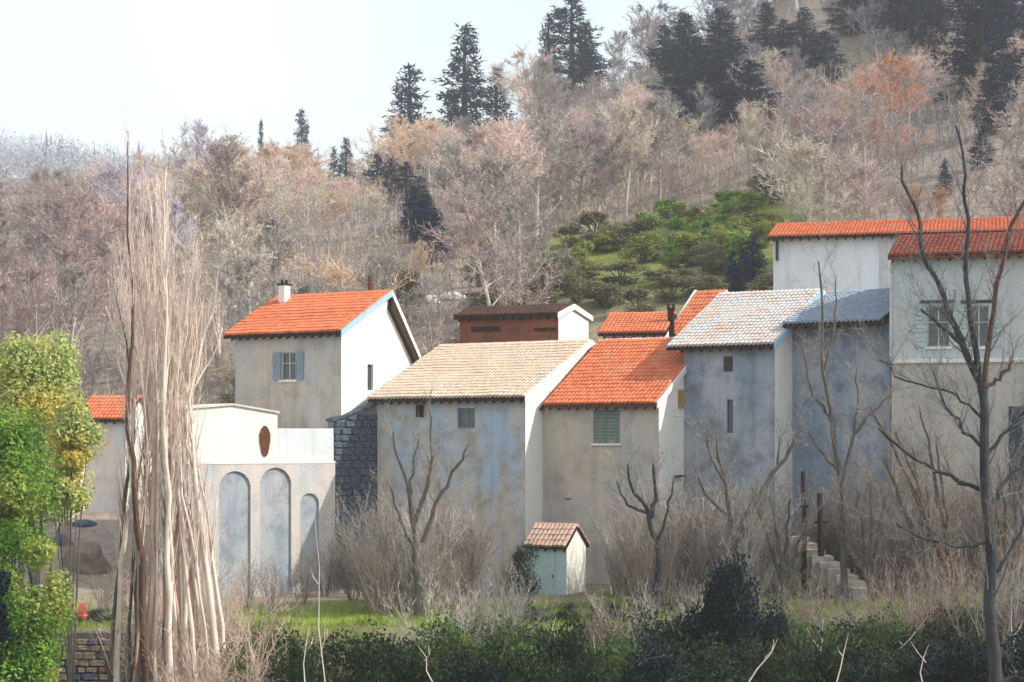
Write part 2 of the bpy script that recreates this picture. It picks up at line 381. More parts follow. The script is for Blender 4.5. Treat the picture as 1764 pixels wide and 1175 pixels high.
def gable_house(h, W, D, ze, yr, zr, zback, wall, side, tile, openings=(), ov=0.35, ovl=0.3, ovr=0.12, verge=None, soffit='wood', seed=0, gopen=(), backtile=None, eave_th=0.16, ridge=None):
    """W front width, D depth, ze front eave height, (yr, zr) ridge, zback rear eave"""
    o = h.o; e = 0.0
    mb = MB()
    wall_panel(mb, (-W,0,0), (1,0,0), W, ze, [(W+a,W+b,c,d) for a,b,c,d in openings], (0,1,0))
    mb.build('front_wall', M[wall], o)
    mb = MB()
    # right gable: lower rectangle with openings then the gable polygon above
    zl = min(ze, zback)
    wall_panel(mb, (0.0,0,0), (0,1,0), D, zl, list(gopen), (-1,0,0))
    mb.face((0,0,zl), (0,D,zl), (0,D,zback), (0,yr,zr), (0,0,ze)) if abs(zback-ze) > 1e-3 else mb.face((0,0,zl),(0,D,zl),(0,yr,zr))
    mb.build('gable_wall', M[side], o)
    mb = MB(); mb.face((-W,0,0),(-W,0,ze),(-W,yr,zr),(-W,D,zback),(-W,D,0)); mb.face((-W,D,0),(-W,D,zback),(0,D,zback),(0,D,0))
    mb.build('rear_wall', M[wall], o)
    # roof deck
    s1 = (zr-ze)/yr; s2 = (zr-zback)/(D-yr)
    rf = MB(); y0 = -ov; z0 = ze - s1*ov
    yb = D+ov; zb = zback - s2*ov
    slab(rf, -W-ovl, ovr, y0, z0+eave_th, yr, zr+eave_th, eave_th-0.01)
    slab(rf, -W-ovl, ovr, yb, zb+eave_th, yr+0.004, zr+eave_th, eave_th-0.01)
    roof = rf.build('roof', M[soffit], o)
    tile_field(roof, -W-ovl+0.02, ovr-0.02, y0-0.05, z0+eave_th, yr, zr+eave_th+0.0, M[tile], seed)
    tile_field(roof, -W-ovl+0.02, ovr-0.02, yb+0.05, zb+eave_th, yr+0.01, zr+eave_th+0.0, M[backtile or tile], seed+1)
    rd = MB(); n = int((W+ovl+ovr)/0.4)
    for i in range(n):
        x0 = -W-ovl+i*(W+ovl+ovr)/n; x1 = x0+(W+ovl+ovr)/n+0.04; zz = zr+eave_th+0.02+ (0.012 if i%2 else 0)
        rd.tube([(x0,yr,zz),(min(x1,ovr),yr,zz)], [0.12,0.10], 8)
    rd.build('ridge_capping', M[ridge or tile], roof, kind='stuff')
    rb = MB(); n = max(3, int(W/0.55))
    for i in range(n+1):
        x = -W+0.06 + (W-0.12)*i/n
        rb.prism([(x-.05,y0+0.03,z0-.02),(x-.05,0.02,ze-.02+0.0),(x-.05,0.02,ze-.14),(x-.05,y0+0.03,z0-.12)], (0.1,0,0))
    rb.build('rafter_end', M['wood'], roof, kind='stuff')
    if verge:
        vm = MB(); t = 0.06
        vm.prism([(ovr,y0-.03,z0+eave_th+.10),(ovr,yr,zr+eave_th+.10),(ovr,yr,zr-.08),(ovr,y0-.03,z0-.06)], (t,0,0))
        vm.build('verge_board', M[verge], roof)
        vm = MB()
        vm.prism([(ovr,yb+.03,zb+eave_th+.10),(ovr,yr+.003,zr+eave_th+.10),(ovr,yr+.003,zr-.08),(ovr,yb+.03,zb-.06)], (t,0,0))
        vm.build('verge_board', M['ochre' if verge == 'ochre' else 'white'], roof)
    return roof

def window(root, x0, x1, z0, z1, y=0.0, shut='shutter', sill=True, frame='frame', depth=0.22, closed=False, axis='x'):
    """framed window in a recess, panes and shutters, local wall plane y (front) or x (gable)"""
    T = (lambda a, d, z: (a, y+d, z)) if axis == 'x' else (lambda a, d, z: (y-d, a, z))
    def bx(mb, a0, a1, d0, d1, c0, c1):
        p0 = T(a0,d0,c0); p1 = T(a1,d1,c1)
        mb.box(min(p0[0],p1[0]),max(p0[0],p1[0]),min(p0[1],p1[1]),max(p0[1],p1[1]),c0,c1)
    fr = MB(); b = 0.06
    bx(fr, x0, x0+b, depth-.1, depth-.03, z0, z1); bx(fr, x1-b, x1, depth-.1, depth-.03, z0, z1)
    bx(fr, x0+b, x1-b, depth-.1, depth-.03, z0, z0+b); bx(fr, x0+b, x1-b, depth-.1, depth-.03, z1-b, z1)
    xm = (x0+x1)/2; bx(fr, xm-.03, xm+.03, depth-.105, depth-.035, z0+b, z1-b)
    zm = z0+(z1-z0)*.6; bx(fr, x0+b, xm-.03, depth-.095, depth-.04, zm-.02, zm+.02); bx(fr, xm+.03, x1-b, depth-.095, depth-.04, zm-.02, zm+.02)
    w = fr.build('window', M[frame], root)
    for a, c in ((x0+b, xm-.03), (xm+.03, x1-b)):
        for e, g in ((z0+b, zm-.02), (zm+.02, z1-b)):
            p = MB(); bx(p, a, c, depth-.07, depth-.055, e, g); p.build('pane', M['glass'], w)
    if sill:
        sm = MB(); bx(sm, x0-.1, x1+.1, -.09, depth-.11, z0-.1, z0-.002); sm.build('sill', M['white'], w)
    if shut:
        ww = (x1-x0)/2
        for sgn in (-1, 1):
            a0, a1 = ((x0-ww-.02, x0-.02) if sgn < 0 else (x1+.02, x1+ww+.02)) if not closed else ((x0+.01, xm-.01) if sgn < 0 else (xm+.01, x1-.01))
            s = MB(); d0, d1 = (-.07,-.03) if not closed else (0.02,0.06)
            bx(s, a0, a0+.06, d0, d1, z0, z1); bx(s, a1-.06, a1, d0, d1, z0, z1)
            bx(s, a0+.06, a1-.06, d0, d1, z0, z0+.07); bx(s, a0+.06, a1-.06, d0, d1, z1-.07, z1)
            s0 = s.build('shutter', M[shut], root)
            n = 9; sl = MB()
            for k in range(n):
                c0 = z0+.07+(z1-z0-.14)*k/n; bx(sl, a0+.06, a1-.06, d0+.012, d1-.006, c0+.006, c0+(z1-z0-.14)/n-.02)
            sl.build('louvre', M[shut], s0, kind='stuff')
    return w
def slit(root, x, z0, z1, w=0.16, y=0.0, axis='x'):
    m = MB(); 
    if axis == 'x': m.box(x-w/2, x+w/2, y-.03, y+.05, z0, z1)
    else: m.box(y-.05, y+.03, x-w/2, x+w/2, z0, z1)
    return m
def chimney(root, x, y, zb, zt, w=0.5, d=0.5, m='white', cap='wood'):
    c = MB(); c.box(x-w/2, x+w/2, y-d/2, y+d/2, zb, zt); ch = c.build('chimney', M[m], root)
    c = MB(); c.box(x-w/2-.06, x+w/2+.06, y-d/2-.06, y+d/2+.06, zt+.002, zt+.09)
    for dx in (-.15, .15): c.tube([(x+dx,y,zt+.09),(x+dx,y,zt+.3)],[.09,.08],8)
    c.build('chimney_cap', M[cap], ch); return ch
def side_pick(px, Y): return ((px-PX0)/F*Y, Y)

A_ = 32
# --- B : pale tan roof, the big building in the middle
cB = side_pick(905, 98)
B = House('stone_house', 'large blue-grey house with the broad faded tan tiled roof, left of the white strip wall', 'house', cB, A_, ZB)
WB = -B.front(650, 700)[0]; zeB = B.front(880, 684)[1]; yrB, zrB = B.gable(1012, 594)
vx = lambda h, px, py: h.front(px, py)
o1 = vx(B, 735, 725); o2 = vx(B, 745, 700); w1 = vx(B, 788, 738); w2 = vx(B, 818, 703)
gable_house(B, WB, yrB*1.75, zeB, yrB, zrB, zrB-2.6, 'wallB', 'white', 'tan', [(w1[0], w2[0], w1[1], w2[1])], ov=0.45, ovl=0.3, ovr=0.25, verge='white', seed=11)
window(B.o, w1[0], w2[0], w1[1], w2[1], shut=None, frame='shutter', sill=False)
vb = MB(); s1 = (zrB-zeB)/yrB
vb.prism([(0.0,0.4,zeB+s1*.4+.30),(0.0,yrB,zrB+.30),(0.0,yrB,zrB+.16),(0.0,0.4,zeB+s1*.4+.16)], (0.10,0,0)); vb.build('ochre_flashing', M['ochre'], B.o)
# a beam end sticking out under the eave
bm = MB(); bm.box(-WB*0.70, -WB*0.70+.22, -.42, .02, zeB-1.0, zeB-.35); bm.build('beam_end', M['wood'], B.o)
# --- C : orange-red roof right of it
s = line_hit(cB, B.v, 935); pC = (cB[0]+s*B.v[0], cB[1]+s*B.v[1])
u = B.u; s = line_hit(pC, u, 1135); cC = (pC[0]+s*u[0], pC[1]+s*u[1]); WC = s
Cc = House('red_roofed_house', 'beige house with the sloping orange-red roof and one green-shuttered window under its eave', 'house', cC, A_, ZB)
zeC = Cc.front(1100, 694)[1]; yrC = 5.5; zrC = (H0-588)/F*(cC[1]+yrC*Cc.v[1]) - ZB
w1 = vx(Cc, 1022, 764); w2 = vx(Cc, 1068, 706)
gable_house(Cc, WC-0.01, yrC*1.8, zeC, yrC, zrC, zrC-3.0, 'wallC', 'white', 'red', [(w1[0], w2[0], w1[1], w2[1])], ov=0.4, ovl=-0.28, ovr=0.1, verge='white', soffit='woodred', ridge='white', seed=21)
window(Cc.o, w1[0], w2[0], w1[1], w2[1], shut='shutter', closed=True)
ho = MB(); ho.box(-WC*0.80, -WC*0.80+.35, -.05, .06, 7.0, 7.05); ho.build('iron_hook', M['iron'], Cc.o)
# ochre beam end on the gable corner
ho = MB(); z_ = Cc.gable(1170, 700); ho.box(-.02, .16, z_[0]-.15, z_[0]+.2, z_[1]-.1, z_[1]+.85); ho.build('ochre_panel', M['ochre'], Cc.o)
ho = MB(); ho.box(-.05,.3, 1.6, 2.4, z_[1]-3.6, z_[1]-3.52); ho.build('iron_bracket', M['iron'], Cc.o)
# --- D : pale streaked roof, slate wall
s = line_hit(cC, B.v, 1178); pD = (cC[0]+s*B.v[0], cC[1]+s*B.v[1])
s = line_hit(pD, u, 1335); cD = (pD[0]+s*u[0], pD[1]+s*u[1]); WD = s
Dd = House('slate_grey_house', 'tall slate-grey house with the pale grey-pink roof and narrow slit window', 'house', cD, A_, ZB)
zeD = Dd.front(1320, 592)[1]; yrD, zrD = Dd.gable(1412, 506)
w1 = vx(Dd, 1252, 746); w2 = vx(Dd, 1263, 688)
gable_house(Dd, WD-0.01, yrD*1.6, zeD, yrD, zrD, zrD-2.2, 'wallD', 'white', 'pale', [(w1[0], w2[0], w1[1], w2[1])], ov=0.5, ovl=0.75, ovr=0.18, verge='blueverge', seed=31)
gl = MB(); gl.box(w1[0]+.01, w2[0]-.01, .15, .17, w1[1]+.01, w2[1]-.01); gl.build('pane', M['glass'], Dd.o)
w1 = vx(Dd, 1247, 640); w2 = vx(Dd, 1262, 614)
vt = MB(); vt.box(w1[0], w2[0], -.03, .02, w1[1], w2[1]); vt.build('vent_grille', M['iron'], Dd.o)
# --- E : recessed shaded wall
s = line_hit(cD, B.v, 1365); pE = (cD[0]+s*B.v[0], cD[1]+s*B.v[1])
s = line_hit(pE, u, 1534); cE = (pE[0]+s*u[0], pE[1]+s*u[1]); WE = s
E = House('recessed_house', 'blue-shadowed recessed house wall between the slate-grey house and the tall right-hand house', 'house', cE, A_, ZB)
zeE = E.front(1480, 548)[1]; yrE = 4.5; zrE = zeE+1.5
gable_house(E, WE-0.01, yrE*1.7, zeE, yrE, zrE, zrE-1.5, 'wallE', 'wallE', 'shadetile', [], ov=1.3, ovl=-0.02, ovr=-0.01, seed=41)
# --- G : right-hand tall house, dark red roof
cGl = side_pick(1537, 93.0); uG = (math.cos(R(18)), -math.sin(R(18))); WG = 11.0
cG = (cGl[0]+WG*uG[0], cGl[1]+WG*uG[1])
G = House('right_hand_house', 'tall pale grey house with dark red roof behind the dark forked tree', 'house', cG, 18, ZB)
zeG = G.front(1560, 443)[1]; yrG = 3.6; zrG = zeG+1.15
w1 = vx(G, 1597, 598); w2 = vx(G, 1636, 526); w3 = vx(G, 1668, 598); w4 = vx(G, 1704, 526)
gable_house(G, WG, 8.0, zeG, yrG, zrG, zrG-1.4, 'wallG', 'white', 'darkred', [(w1[0],w2[0],w1[1],w2[1]), (w3[0],w4[0],w3[1],w4[1])], ov=0.55, ovl=0.15, ovr=0.2, soffit='woodred', seed=51)
for a, b in ((w1, w2), (w3, w4)):
    window(G.o, a[0], b[0], a[1], b[1], shut='panel', frame='frame')
    lt = MB(); lt.box(a[0]-.35, b[0]+.2, -.07, .03, b[1]+.12, b[1]+.26); lt.build('lintel', M['iron'], G.o)
zl = vx(G, 1600, 622)[1]
lg = MB(); lg.box(-WG-.02, 0, -.30, .0, zl-.10, zl+.08); lg.build('ledge', M['white'], G.o)
lw = MB(); lw.box(-WG-.015, 0, -.16, .0, 0, zl-.102); lw.build('lower_wall', M['wallGl'], G.o)
dr = MB(); d1 = vx(G, 1738, 1000); d2 = vx(G, 1775, 700)
dr.box(d1[0], d2[0]+.6, -.22, -.161, d1[1], d2[1]); dr.build('door', M['navydoor'], G.o)
sp = MB(); sp.box(-WG-.12, -WG, -.10, .30, zl+.08, zeG-.25); sp.build('corner_pilaster', M['pink'], G.o)
# --- F : white house above, long orange-red roof
cFl = side_pick(1332, 119.0); uF = (math.cos(R(14)), -math.sin(R(14))); WF = 20.0
cF = (cFl[0]+WF*uF[0], cFl[1]+WF*uF[1])
Fh = House('white_hill_house', 'pale white house on the slope under the long orange-red roof, behind the grey-pink roof', 'house', cF, 14, 0)
zeF = Fh.front(1430, 408)[1]; yrF = 4.5
gable_house(Fh, WF, 9.0, zeF, yrF, zeF+1.15, zeF-.3, 'wallF', 'white', 'red', [], ov=0.6, ovl=0.3, ovr=0.2, verge=None, soffit='wood', seed=61)
dp = MB(); dp.tube([(-WF+.25,-.1,zeF-.15),(-WF+.25,-.1,zeF-1.4)], [.09,.09], 8); dp.build('downpipe', M['iron'], Fh.o)
pl = MB(); q = vx(Fh, 1522, 500)[0]; pl.box(q-.25, q+.25, -.05, 0, 0, zeF-.35); pl.build('corner_pilaster', M['pink'], Fh.o)
# --- A : tall house with orange-red roof and white gable
cA = side_pick(588, 102.0)
A = House('tall_house', 'tall tan-grey house with orange-red roof, white gable end and a chimney, behind the white annex', 'house', cA, A_, ZB)
WA = -A.front(405, 600)[0]; zeA = A.front(560, 572)[1]; yrA, zrA = A.gable(668, 508); DA, zbA = A.gable(718, 625)
w1 = vx(A, 484, 655); w2 = vx(A, 510, 606); g1 = A.gable(633, 672); g2 = A.gable(643, 628)
gable_house(A, WA, DA, zeA, yrA, zrA, zbA, 'wallA', 'white', 'red', [(w1[0],w2[0],w1[1],w2[1])], ov=0.4, ovl=0.5, ovr=0.28, verge='blueverge', seed=71, gopen=[(g1[0],g2[0],g1[1],g2[1])])
window(A.o, w1[0], w2[0], w1[1], w2[1], shut='shutterblue')
gl = MB(); gl.box(-.17,-.15, g1[0]+.01, g2[0]-.01, g1[1]+.01, g2[1]-.01); gl.build('pane', M['glass'], A.o)
cx = vx(A, 462, 530)[0]+1.0
chimney(A.o, -WA+0.75, yrA*0.80, zeA+1.7, zrA+.75, .45, .5, 'white', 'wood')
pp = MB(); pp.tube([(-1.5, yrA+.4, zrA-.1),(-1.5, yrA+.4, zrA+1.15)], [.13,.11], 8); pp.build('flue_pipe', M['woodred'], A.o)
# rear barge: brown board under the rear verge
bb = MB(); bb.prism([(.02, yrA+.12, zrA-.03), (.02, DA+.3, zbA-.22), (.02, DA+.05, zbA-.62), (.02, yrA-.05, zrA-.75)], (0.26,0,0)); bb.build('barge_board', M['wood'], A.o)

# --- J : rust-brown building behind B
cJ = side_pick(962, 113.5)
J = House('rust_brown_house', 'low rust-brown house with dark brown eave and white end wall, behind the tan roof', 'house', cJ, 24, -2)
WJ = -J.front(792, 560)[0]; zeJ = J.front(930, 545)[1]; yrJ, zrJ = J.gable(986, 531)
gable_house(J, WJ, yrJ*2.2, zeJ, yrJ, zrJ, zrJ-.5, 'rust', 'white', 'browntile', [], ov=0.35, ovl=0.25, ovr=0.1, verge='white', seed=81)
for k, (a, b, c, d) in enumerate(((812, 862, 572, 562), (920, 958, 571, 564))):
    q1 = vx(J, a, c); q2 = vx(J, b, d); t = MB(); t.box(q1[0], q2[0], -.06, .01, q1[1], q2[1]); t.build('timber_rail', M['wood'], J.o)
# --- H : low red roof behind C with chimney
cH = side_pick(1146, 109)
Hh = House('low_red_roof_house', 'small house of which only the low orange-red roof shows, behind the red-roofed house', 'house', cH, 14, -2)
WH = -Hh.front(1040, 575)[0]; zeH = Hh.front(1100, 576)[1]
gable_house(Hh, WH, 6.4, zeH, 3.2, zeH+1.2, zeH, 'wallC', 'white', 'red', [], ov=0.3, ovl=0.3, ovr=0.1, seed=91)
chimney(Hh.o, .10, 1.4, zeH-.4, zeH+1.5, .35, .35, 'wood', 'wood')
# --- I : small steep red roof behind D, white verge
cI = side_pick(1200, 110)
I = House('small_gabled_house', 'small steep orange-red roof edged in white, left of the grey-pink roof', 'house', cI, A_, -2)
zeI = I.front(1190, 578)[1]; yrI, zrI = I.gable(1248, 507)
gable_house(I, 1.7, yrI*1.6, zeI, yrI, zrI, zrI-1.8, 'wallC', 'white', 'red', [], ov=0.3, ovl=0.1, ovr=0.12, verge='white', seed=101)
vm = MB(); vm.prism([(-1.98,-.3,zeI+.3-.4),(-1.98,yrI,zrI+.34),(-1.98,yrI,zrI-.05),(-1.98,-.3,zeI-.6)], (0.16,0,0)); vm.build('verge_wall', M['white'], I.o)
# --- M : cottages far left
for (l, r_, e, t, Y, lab, sd) in ((138, 216, 722, 689, 116, 'small cottage with orange-red roof between the leafy green tree and the poplar clump', 111),
                             (82, 118, 719, 702, 114, 'tiny red-roofed outbuilding half hidden by the green tree, left of the small cottage', 121)):
    c = side_pick(r_, Y); m = House('cottage', lab, 'cottage', c, 10, -6)
    W = -m.front(l, e)[0]; ze = m.front(r_-10, e)[1]; zr = (H0-t)/F*(Y+2.2)+6
    gable_house(m, W, 4.4, ze, 2.2, zr, ze, 'pink', 'white', 'red', [], ov=0.35, ovl=0.2, ovr=0.15, seed=sd)
    wd = MB(); wd.box(-W*.8, -W*.55, -.03, .03, ze-1.5, ze-.7); wd.build('shutter', M['wood'], m.o)
# --- K : white annex in front of A, turned to the sun
pl_, pr_ = at(322, 0, 97.0), at(575, 0, 101.6)
dv = Vector((pr_.x-pl_.x, pr_.y-pl_.y, 0)); LK = dv.length; aK = -math.degrees(math.atan2(dv.y, dv.x))
K = House('white_annex', 'bright white annex with brown oval opening and arched shade shapes, in front of the tall house', 'house', (pr_.x, pr_.y), aK, ZB)
k0 = K.front(322, 705); k1 = K.front(400, 700); k2 = K.front(478, 712); k3 = K.front(480, 738); k4 = K.front(572, 738); lz = K.front(450, 795)[1]
mb = MB()
mb.prism([(k0[0],0,0),(k2[0],0,0),(k2[0],0,k2[1]),(k1[0],0,k1[1]+.05),(k0[0],0,k0[1])], (0,4.0,0)); mb.build('upper_block', M['white'], K.o)
mb = MB(); mb.prism([(k2[0]+.003,0.02,0),(0,0.02,0),(0,0.02,k4[1]),(k2[0]+.003,0.02,k3[1])], (0,2.0,0)); mb.build('side_block', M['wallF'], K.o)
mb = MB(); mb.box(k0[0]-.1, .03, -.14, -.004, lz-.12, lz); mb.build('ledge', M['white'], K.o)
# lower wall, with shade put in as three blue-grey arched recesses
aw = MB(); xs0, xs1 = k0[0]-.02, .02; d = .12
arch = [K.front(a, b) + K.front(c, b) for a, c, b in ((376, 430, 812), (446, 500, 806), (515, 548, 850))]
n = 36
def wallz(z0, z1, x0, x1): aw.box(x0, x1, -d, -.002, z0, z1)
arcs = [(q[0], q[2], q[1]) for q in arch]      # x0, x1, ztop
zt = lz-.122; x = xs0
for (a, b, t) in arcs:
    wallz(0, zt, x, a)
    r = (b-a)/2
    for i in range(n):
        xa = a+(b-a)*i/n; xb = a+(b-a)*(i+1)/n; xm = (xa+xb)/2-(a+b)/2
        wallz(t-r+math.sqrt(max(0, r*r-xm*xm))*1.0, zt, xa, xb)
    x = b
wallz(0, zt, x, xs1)
lw = aw.build('lower_wall', M['pink'], K.o)
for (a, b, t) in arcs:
    bk = MB(); bk.box(a-.05, b+.05, -.006, -.003, .1, t); bk.build('arch_shade', M['archshade'], K.o)
ov = MB(); q = K.front(456, 760); pts = []
for i in range(14):
    th = 2*math.pi*i/14; pts.append((q[0]+math.cos(th)*.30*(1+.15*math.sin(3*th)), -.05, q[1]+math.sin(th)*.82))
ov.prism(pts, (0,.06,0)); ov.build('opening', M['woodred'], K.o)
tp = MB(); tp.prism([(k0[0]-.1,-.1,k0[1]+.001),(k1[0],-.1,k1[1]+.052),(k2[0]+.08,-.1,k2[1]+.002),(k2[0]+.08,-.1,k2[1]+.10),(k1[0],-.1,k1[1]+.16),(k0[0]-.1,-.1,k0[1]+.10)], (0,4.2,0)); tp.build('coping', M['stonepale'], K.o)

# --- stones (shared meshes)
def stone_mesh(seed):
    r = random.Random(seed); import bmesh
    bm = bmesh.new(); bmesh.ops.create_cube(bm, size=1.0)
    bmesh.ops.bevel(bm, geom=bm.edges[:], offset=0.2, segments=1, affect='EDGES')
    for v in bm.verts:
        v.co += Vector((r.uniform(-.11,.11), r.uniform(-.08,.08), r.uniform(-.11,.11)))
    me = bpy.data.meshes.new('stone'); bm.to_mesh(me); bm.free()
    return me
STM = {}
for mk in ('stone', 'stonebr', 'stonepale'):
    STM[mk] = [stone_mesh(i) for i in range(5)]
    for me in STM[mk]: me.materials.append(M[mk])
def lay_stones(parent, x0, x1, z0, ztop, y, mats, cw, chh, rr, limit=300):
    z = z0; cnt = 0
    while True:
        hh = chh*rr.uniform(.8, 1.2)
        x = x0
        any_ = False
        while x < x1-.05 and cnt < limit:
            ww = min(cw*rr.uniform(.65, 1.4), x1-x)
            if x1-x-ww < cw*.4: ww = x1-x
            if z+hh <= ztop(x+ww/2)+.03:
                any_ = True; cnt += 1
                s = link('stone', rr.choice(STM[rr.choice(mats)]), parent)
                s.location = (x+ww/2, y+rr.uniform(-.02,.02), z+hh/2); s.scale = (ww-.035, .22, hh-.035)
                s.rotation_euler = (0, rr.uniform(-.04,.04), 0)
            x += ww
        z += hh
        if not any_ or cnt >= limit: break
# --- added rubble link wall between A/K and B, dark for B's cast shadow
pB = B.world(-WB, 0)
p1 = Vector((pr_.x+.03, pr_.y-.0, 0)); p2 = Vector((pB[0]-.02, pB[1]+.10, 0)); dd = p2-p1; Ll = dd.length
Lk = thing('shade_link_wall', 'added rubble wall in dark blue-grey for the shaded gap between white annex and tan-roofed house', 'wall', (p1.x, p1.y, ZB), math.atan2(dd.y, dd.x))
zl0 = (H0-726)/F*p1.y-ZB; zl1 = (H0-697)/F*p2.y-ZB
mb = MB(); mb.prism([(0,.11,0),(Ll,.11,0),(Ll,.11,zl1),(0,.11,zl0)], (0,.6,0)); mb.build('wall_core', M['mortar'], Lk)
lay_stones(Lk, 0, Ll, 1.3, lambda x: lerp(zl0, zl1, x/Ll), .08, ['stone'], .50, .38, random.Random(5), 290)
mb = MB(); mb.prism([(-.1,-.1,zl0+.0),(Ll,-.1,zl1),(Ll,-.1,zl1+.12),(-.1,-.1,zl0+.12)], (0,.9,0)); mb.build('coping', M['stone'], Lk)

# --- L : garden shed
cL = side_pick(976, 92.5)
zsh = terr(*cL)
L = House('garden_shed', 'small pale teal garden shed with faded pink roof and white gable, on the grass terrace', 'shed', cL, A_, zsh-.4)
WL = -L.front(908, 950)[0]; zeL = L.front(950, 940)[1]; DL, _ = L.gable(1009, 950); zrL = zeL+.85
gable_house(L, WL, DL, zeL, DL*.5, zrL, zeL, 'teal', 'white', 'palepink', [], ov=.18, ovl=.12, ovr=.1, seed=131, eave_th=.08)
dm = MB(); dm.box(-WL*.62, -WL*.62+.75, -.05, .0, .35, zeL-.35); dm.build('door', M['teal'], L.o)
dm = MB(); dm.box(-WL*.62+.62, -WL*.62+.68, -.09, -.05, 1.2, 1.35); dm.build('door_handle', M['iron'], L.o)

# ------------------------------------------------------------------ terrace, wall, steps, boulders
rw = thing('retaining_wall', 'brown and dark stone retaining wall below the grass strip, left of the poplar clump', 'wall', (at(40,0,82.2).x, 82.2, -11.2))
Lr = at(420,0,82.2).x - at(40,0,82.2).x
mb = MB(); mb.box(0, Lr, .12, .9, 0, 2.95); mb.build('wall_core', M['mortarbr'], rw)
lay_stones(rw, 0, Lr*.62, .3, lambda x: 2.9, .08, ['stonebr','stonebr','stone','stonebr'], .50, .30, random.Random(9), 290)
def sight(px, py, Y0=84, Y1=330):
    Y = Y0
    while Y < Y1:
        x = (px-PX0)/F*Y
        if H0 - F*terr(x, Y)/Y <= py: break
        Y += .5
    return Vector((x, Y, terr(x, Y)))
def boulder(px, py, Y, w, h, m, label, seed):
    r = random.Random(seed); import bmesh
    bm = bmesh.new(); bmesh.ops.create_icosphere(bm, subdivisions=3, radius=1)
    for v in bm.verts:
        n_ = noise.noise(v.co*1.3+Vector((seed,0,0)))*.35 + noise.noise(v.co*3.5+Vector((seed,4,0)))*.12; v.co *= 1+n_
        if v.co.z < -.5: v.co.z = -.5
    me = bpy.data.meshes.new('boulder'); bm.to_mesh(me); bm.free(); me.materials.append(M[m])
    for p in me.polygons: p.use_smooth = True
    o = link('boulder', me, label=label); o['category'] = 'boulder'; p = sight(px, py, Y); o.location = p + Vector((0,0,h*.12)); o.scale = (w/2, w/2*.8, h/2); return o
def on_ground(px, Y): x = (px-PX0)/F*Y; return Vector((x, Y, terr(x, Y)))
for i, (px, py, Y, w_, h_, m_, lb) in enumerate((
  (742, 524, 125, 1.6, 1.1, 'stonepale', 'pale boulder on the slope just right of the tall house roof, left of the pair'),
  (778, 518, 125, 2.1, 1.0, 'stonepale', 'wider pale boulder on the slope above the left end of the rust-brown house'),
  (140, 905, 90, 1.6, 0.5, 'stone', 'flat dark boulder high on the bank between green tree and poplar clump'),
  (108, 940, 89, 1.0, 0.9, 'stone', 'round dark boulder on the bank at the edge of the green tree'),
  (148, 985, 87, 2.6, 2.2, 'stonebr', 'large greyish boulder on the bank behind the red drum'))):
    boulder(px, py, Y, w_, h_, m_, lb, i+3)
# red drum lying on the bank
p = on_ground(116, 85.2)
bt = thing('barrel', 'red drum lying on its side on the grass strip above the retaining wall', 'barrel', (p.x, p.y, p.z+.48), R(8))
mb = MB(); prof = [(-.75,.40),(-.75,.46),(-.70,.46),(-.26,.455),(-.24,.48),(-.2,.455),(.2,.455),(.24,.48),(.26,.455),(.70,.46),(.75,.46),(.75,.40)]
mb.tube([(a,0,0) for a,_ in prof], [b for _,b in prof], 24); mb.build('drum_body', M['barrel'], bt, smooth=True)
for sx in (-1, 1):
    mb = MB(); mb.tube([(sx*.72,0,0),(sx*.735,0,0)], [.40,.40], 24); mb.f.append(tuple(range(24))); mb.build('drum_end', M['barrel'], bt)
mb = MB(); mb.tube([(.735,0.1,.22),(.77,.1,.22)], [.05,.05], 10); mb.build('bung', M['iron'], bt)
# pale stone steps at the right
st = thing('stone_steps', 'worn pale stone steps descending to the right-hand grass strip', 'steps', on_ground(1425, 90))
for i in range(9):
    a = at(1372+i*14, 925+i*11, 91-i*.55)-Vector(st.location); mb = MB(); mb.box(a.x-.45, a.x+.55, a.y-.3, a.y+1.2, a.z-1.2, a.z)
    mb.build('step', M['steps'], st)
# weathered posts on the right wall
for (px, y0, y1, Y, w_, lb) in ((1384, 812, 915, 89.5, .26, 'dark weathered timber post standing in front of the taupe wall, left of the pair'),
                            (1413, 850, 935, 89.3, .34, 'short brown timber post leaning by the taupe wall, right of the pair')):
    a = at(px, y0, Y); g = terr(a.x, Y)
    ps = thing('wooden_post', lb, 'post', (a.x, Y, g-.2))
    mb = MB(); H_ = a.z-g+.2; mb.tube([(0,0,0),(.04,0,H_*.5),(-.02,0,H_)], [w_*.5,w_*.46,w_*.4], 7); mb.build('shaft', M['wood'], ps)
    mb = MB(); mb.box(-w_*.8, w_*.9, -.06, .06, H_*.72, H_*.72+.12); mb.build('crosspiece', M['wood'], ps)
# ------------------------------------------------------------------ plants
def rdir(r): 
    z = r.uniform(-1,1); t = r.uniform(0, 2*math.pi); q = math.sqrt(1-z*z); return Vector((q*math.cos(t), q*math.sin(t), z))
def bend_path(r, p, d, L, n, wob, up):
    pts = [p.copy()]; d = d.normalized()
    for i in range(n):
        d = (d + rdir(r)*wob + Vector((0,0,up))).normalized(); p = p + d*(L/n); pts.append(p.copy())
    return pts, d
def twig(mb, p, d, L, w, r):
    a = d.cross(rdir(r))
    if a.length < 1e-3: return
    a = a.normalized()*w*.5; e = p + d*L; b = len(mb.v)
    mb.v += [tuple(p-a), tuple(p+a), tuple(e)]; mb.f.append((b, b+1, b+2))
def spray(cr, r, p, d, L, w, n, m, up=.12):
    """a twig with side twiglets"""
    for i in range(n):
        dd = (d*.9 + rdir(r)*.75 + Vector((0,0,up))).normalized(); q = p + d*L*r.uniform(0,.6)
        l = L*r.uniform(.45, 1); twig(cr, q, dd, l, w, r)
        for k in range(m):
            q2 = q + dd*l*r.uniform(.2, .95); d2 = (dd*.7 + rdir(r)*.8 + Vector((0,0,up))).normalized()
            twig(cr, q2, d2, l*r.uniform(.3,.6), w*.75, r)
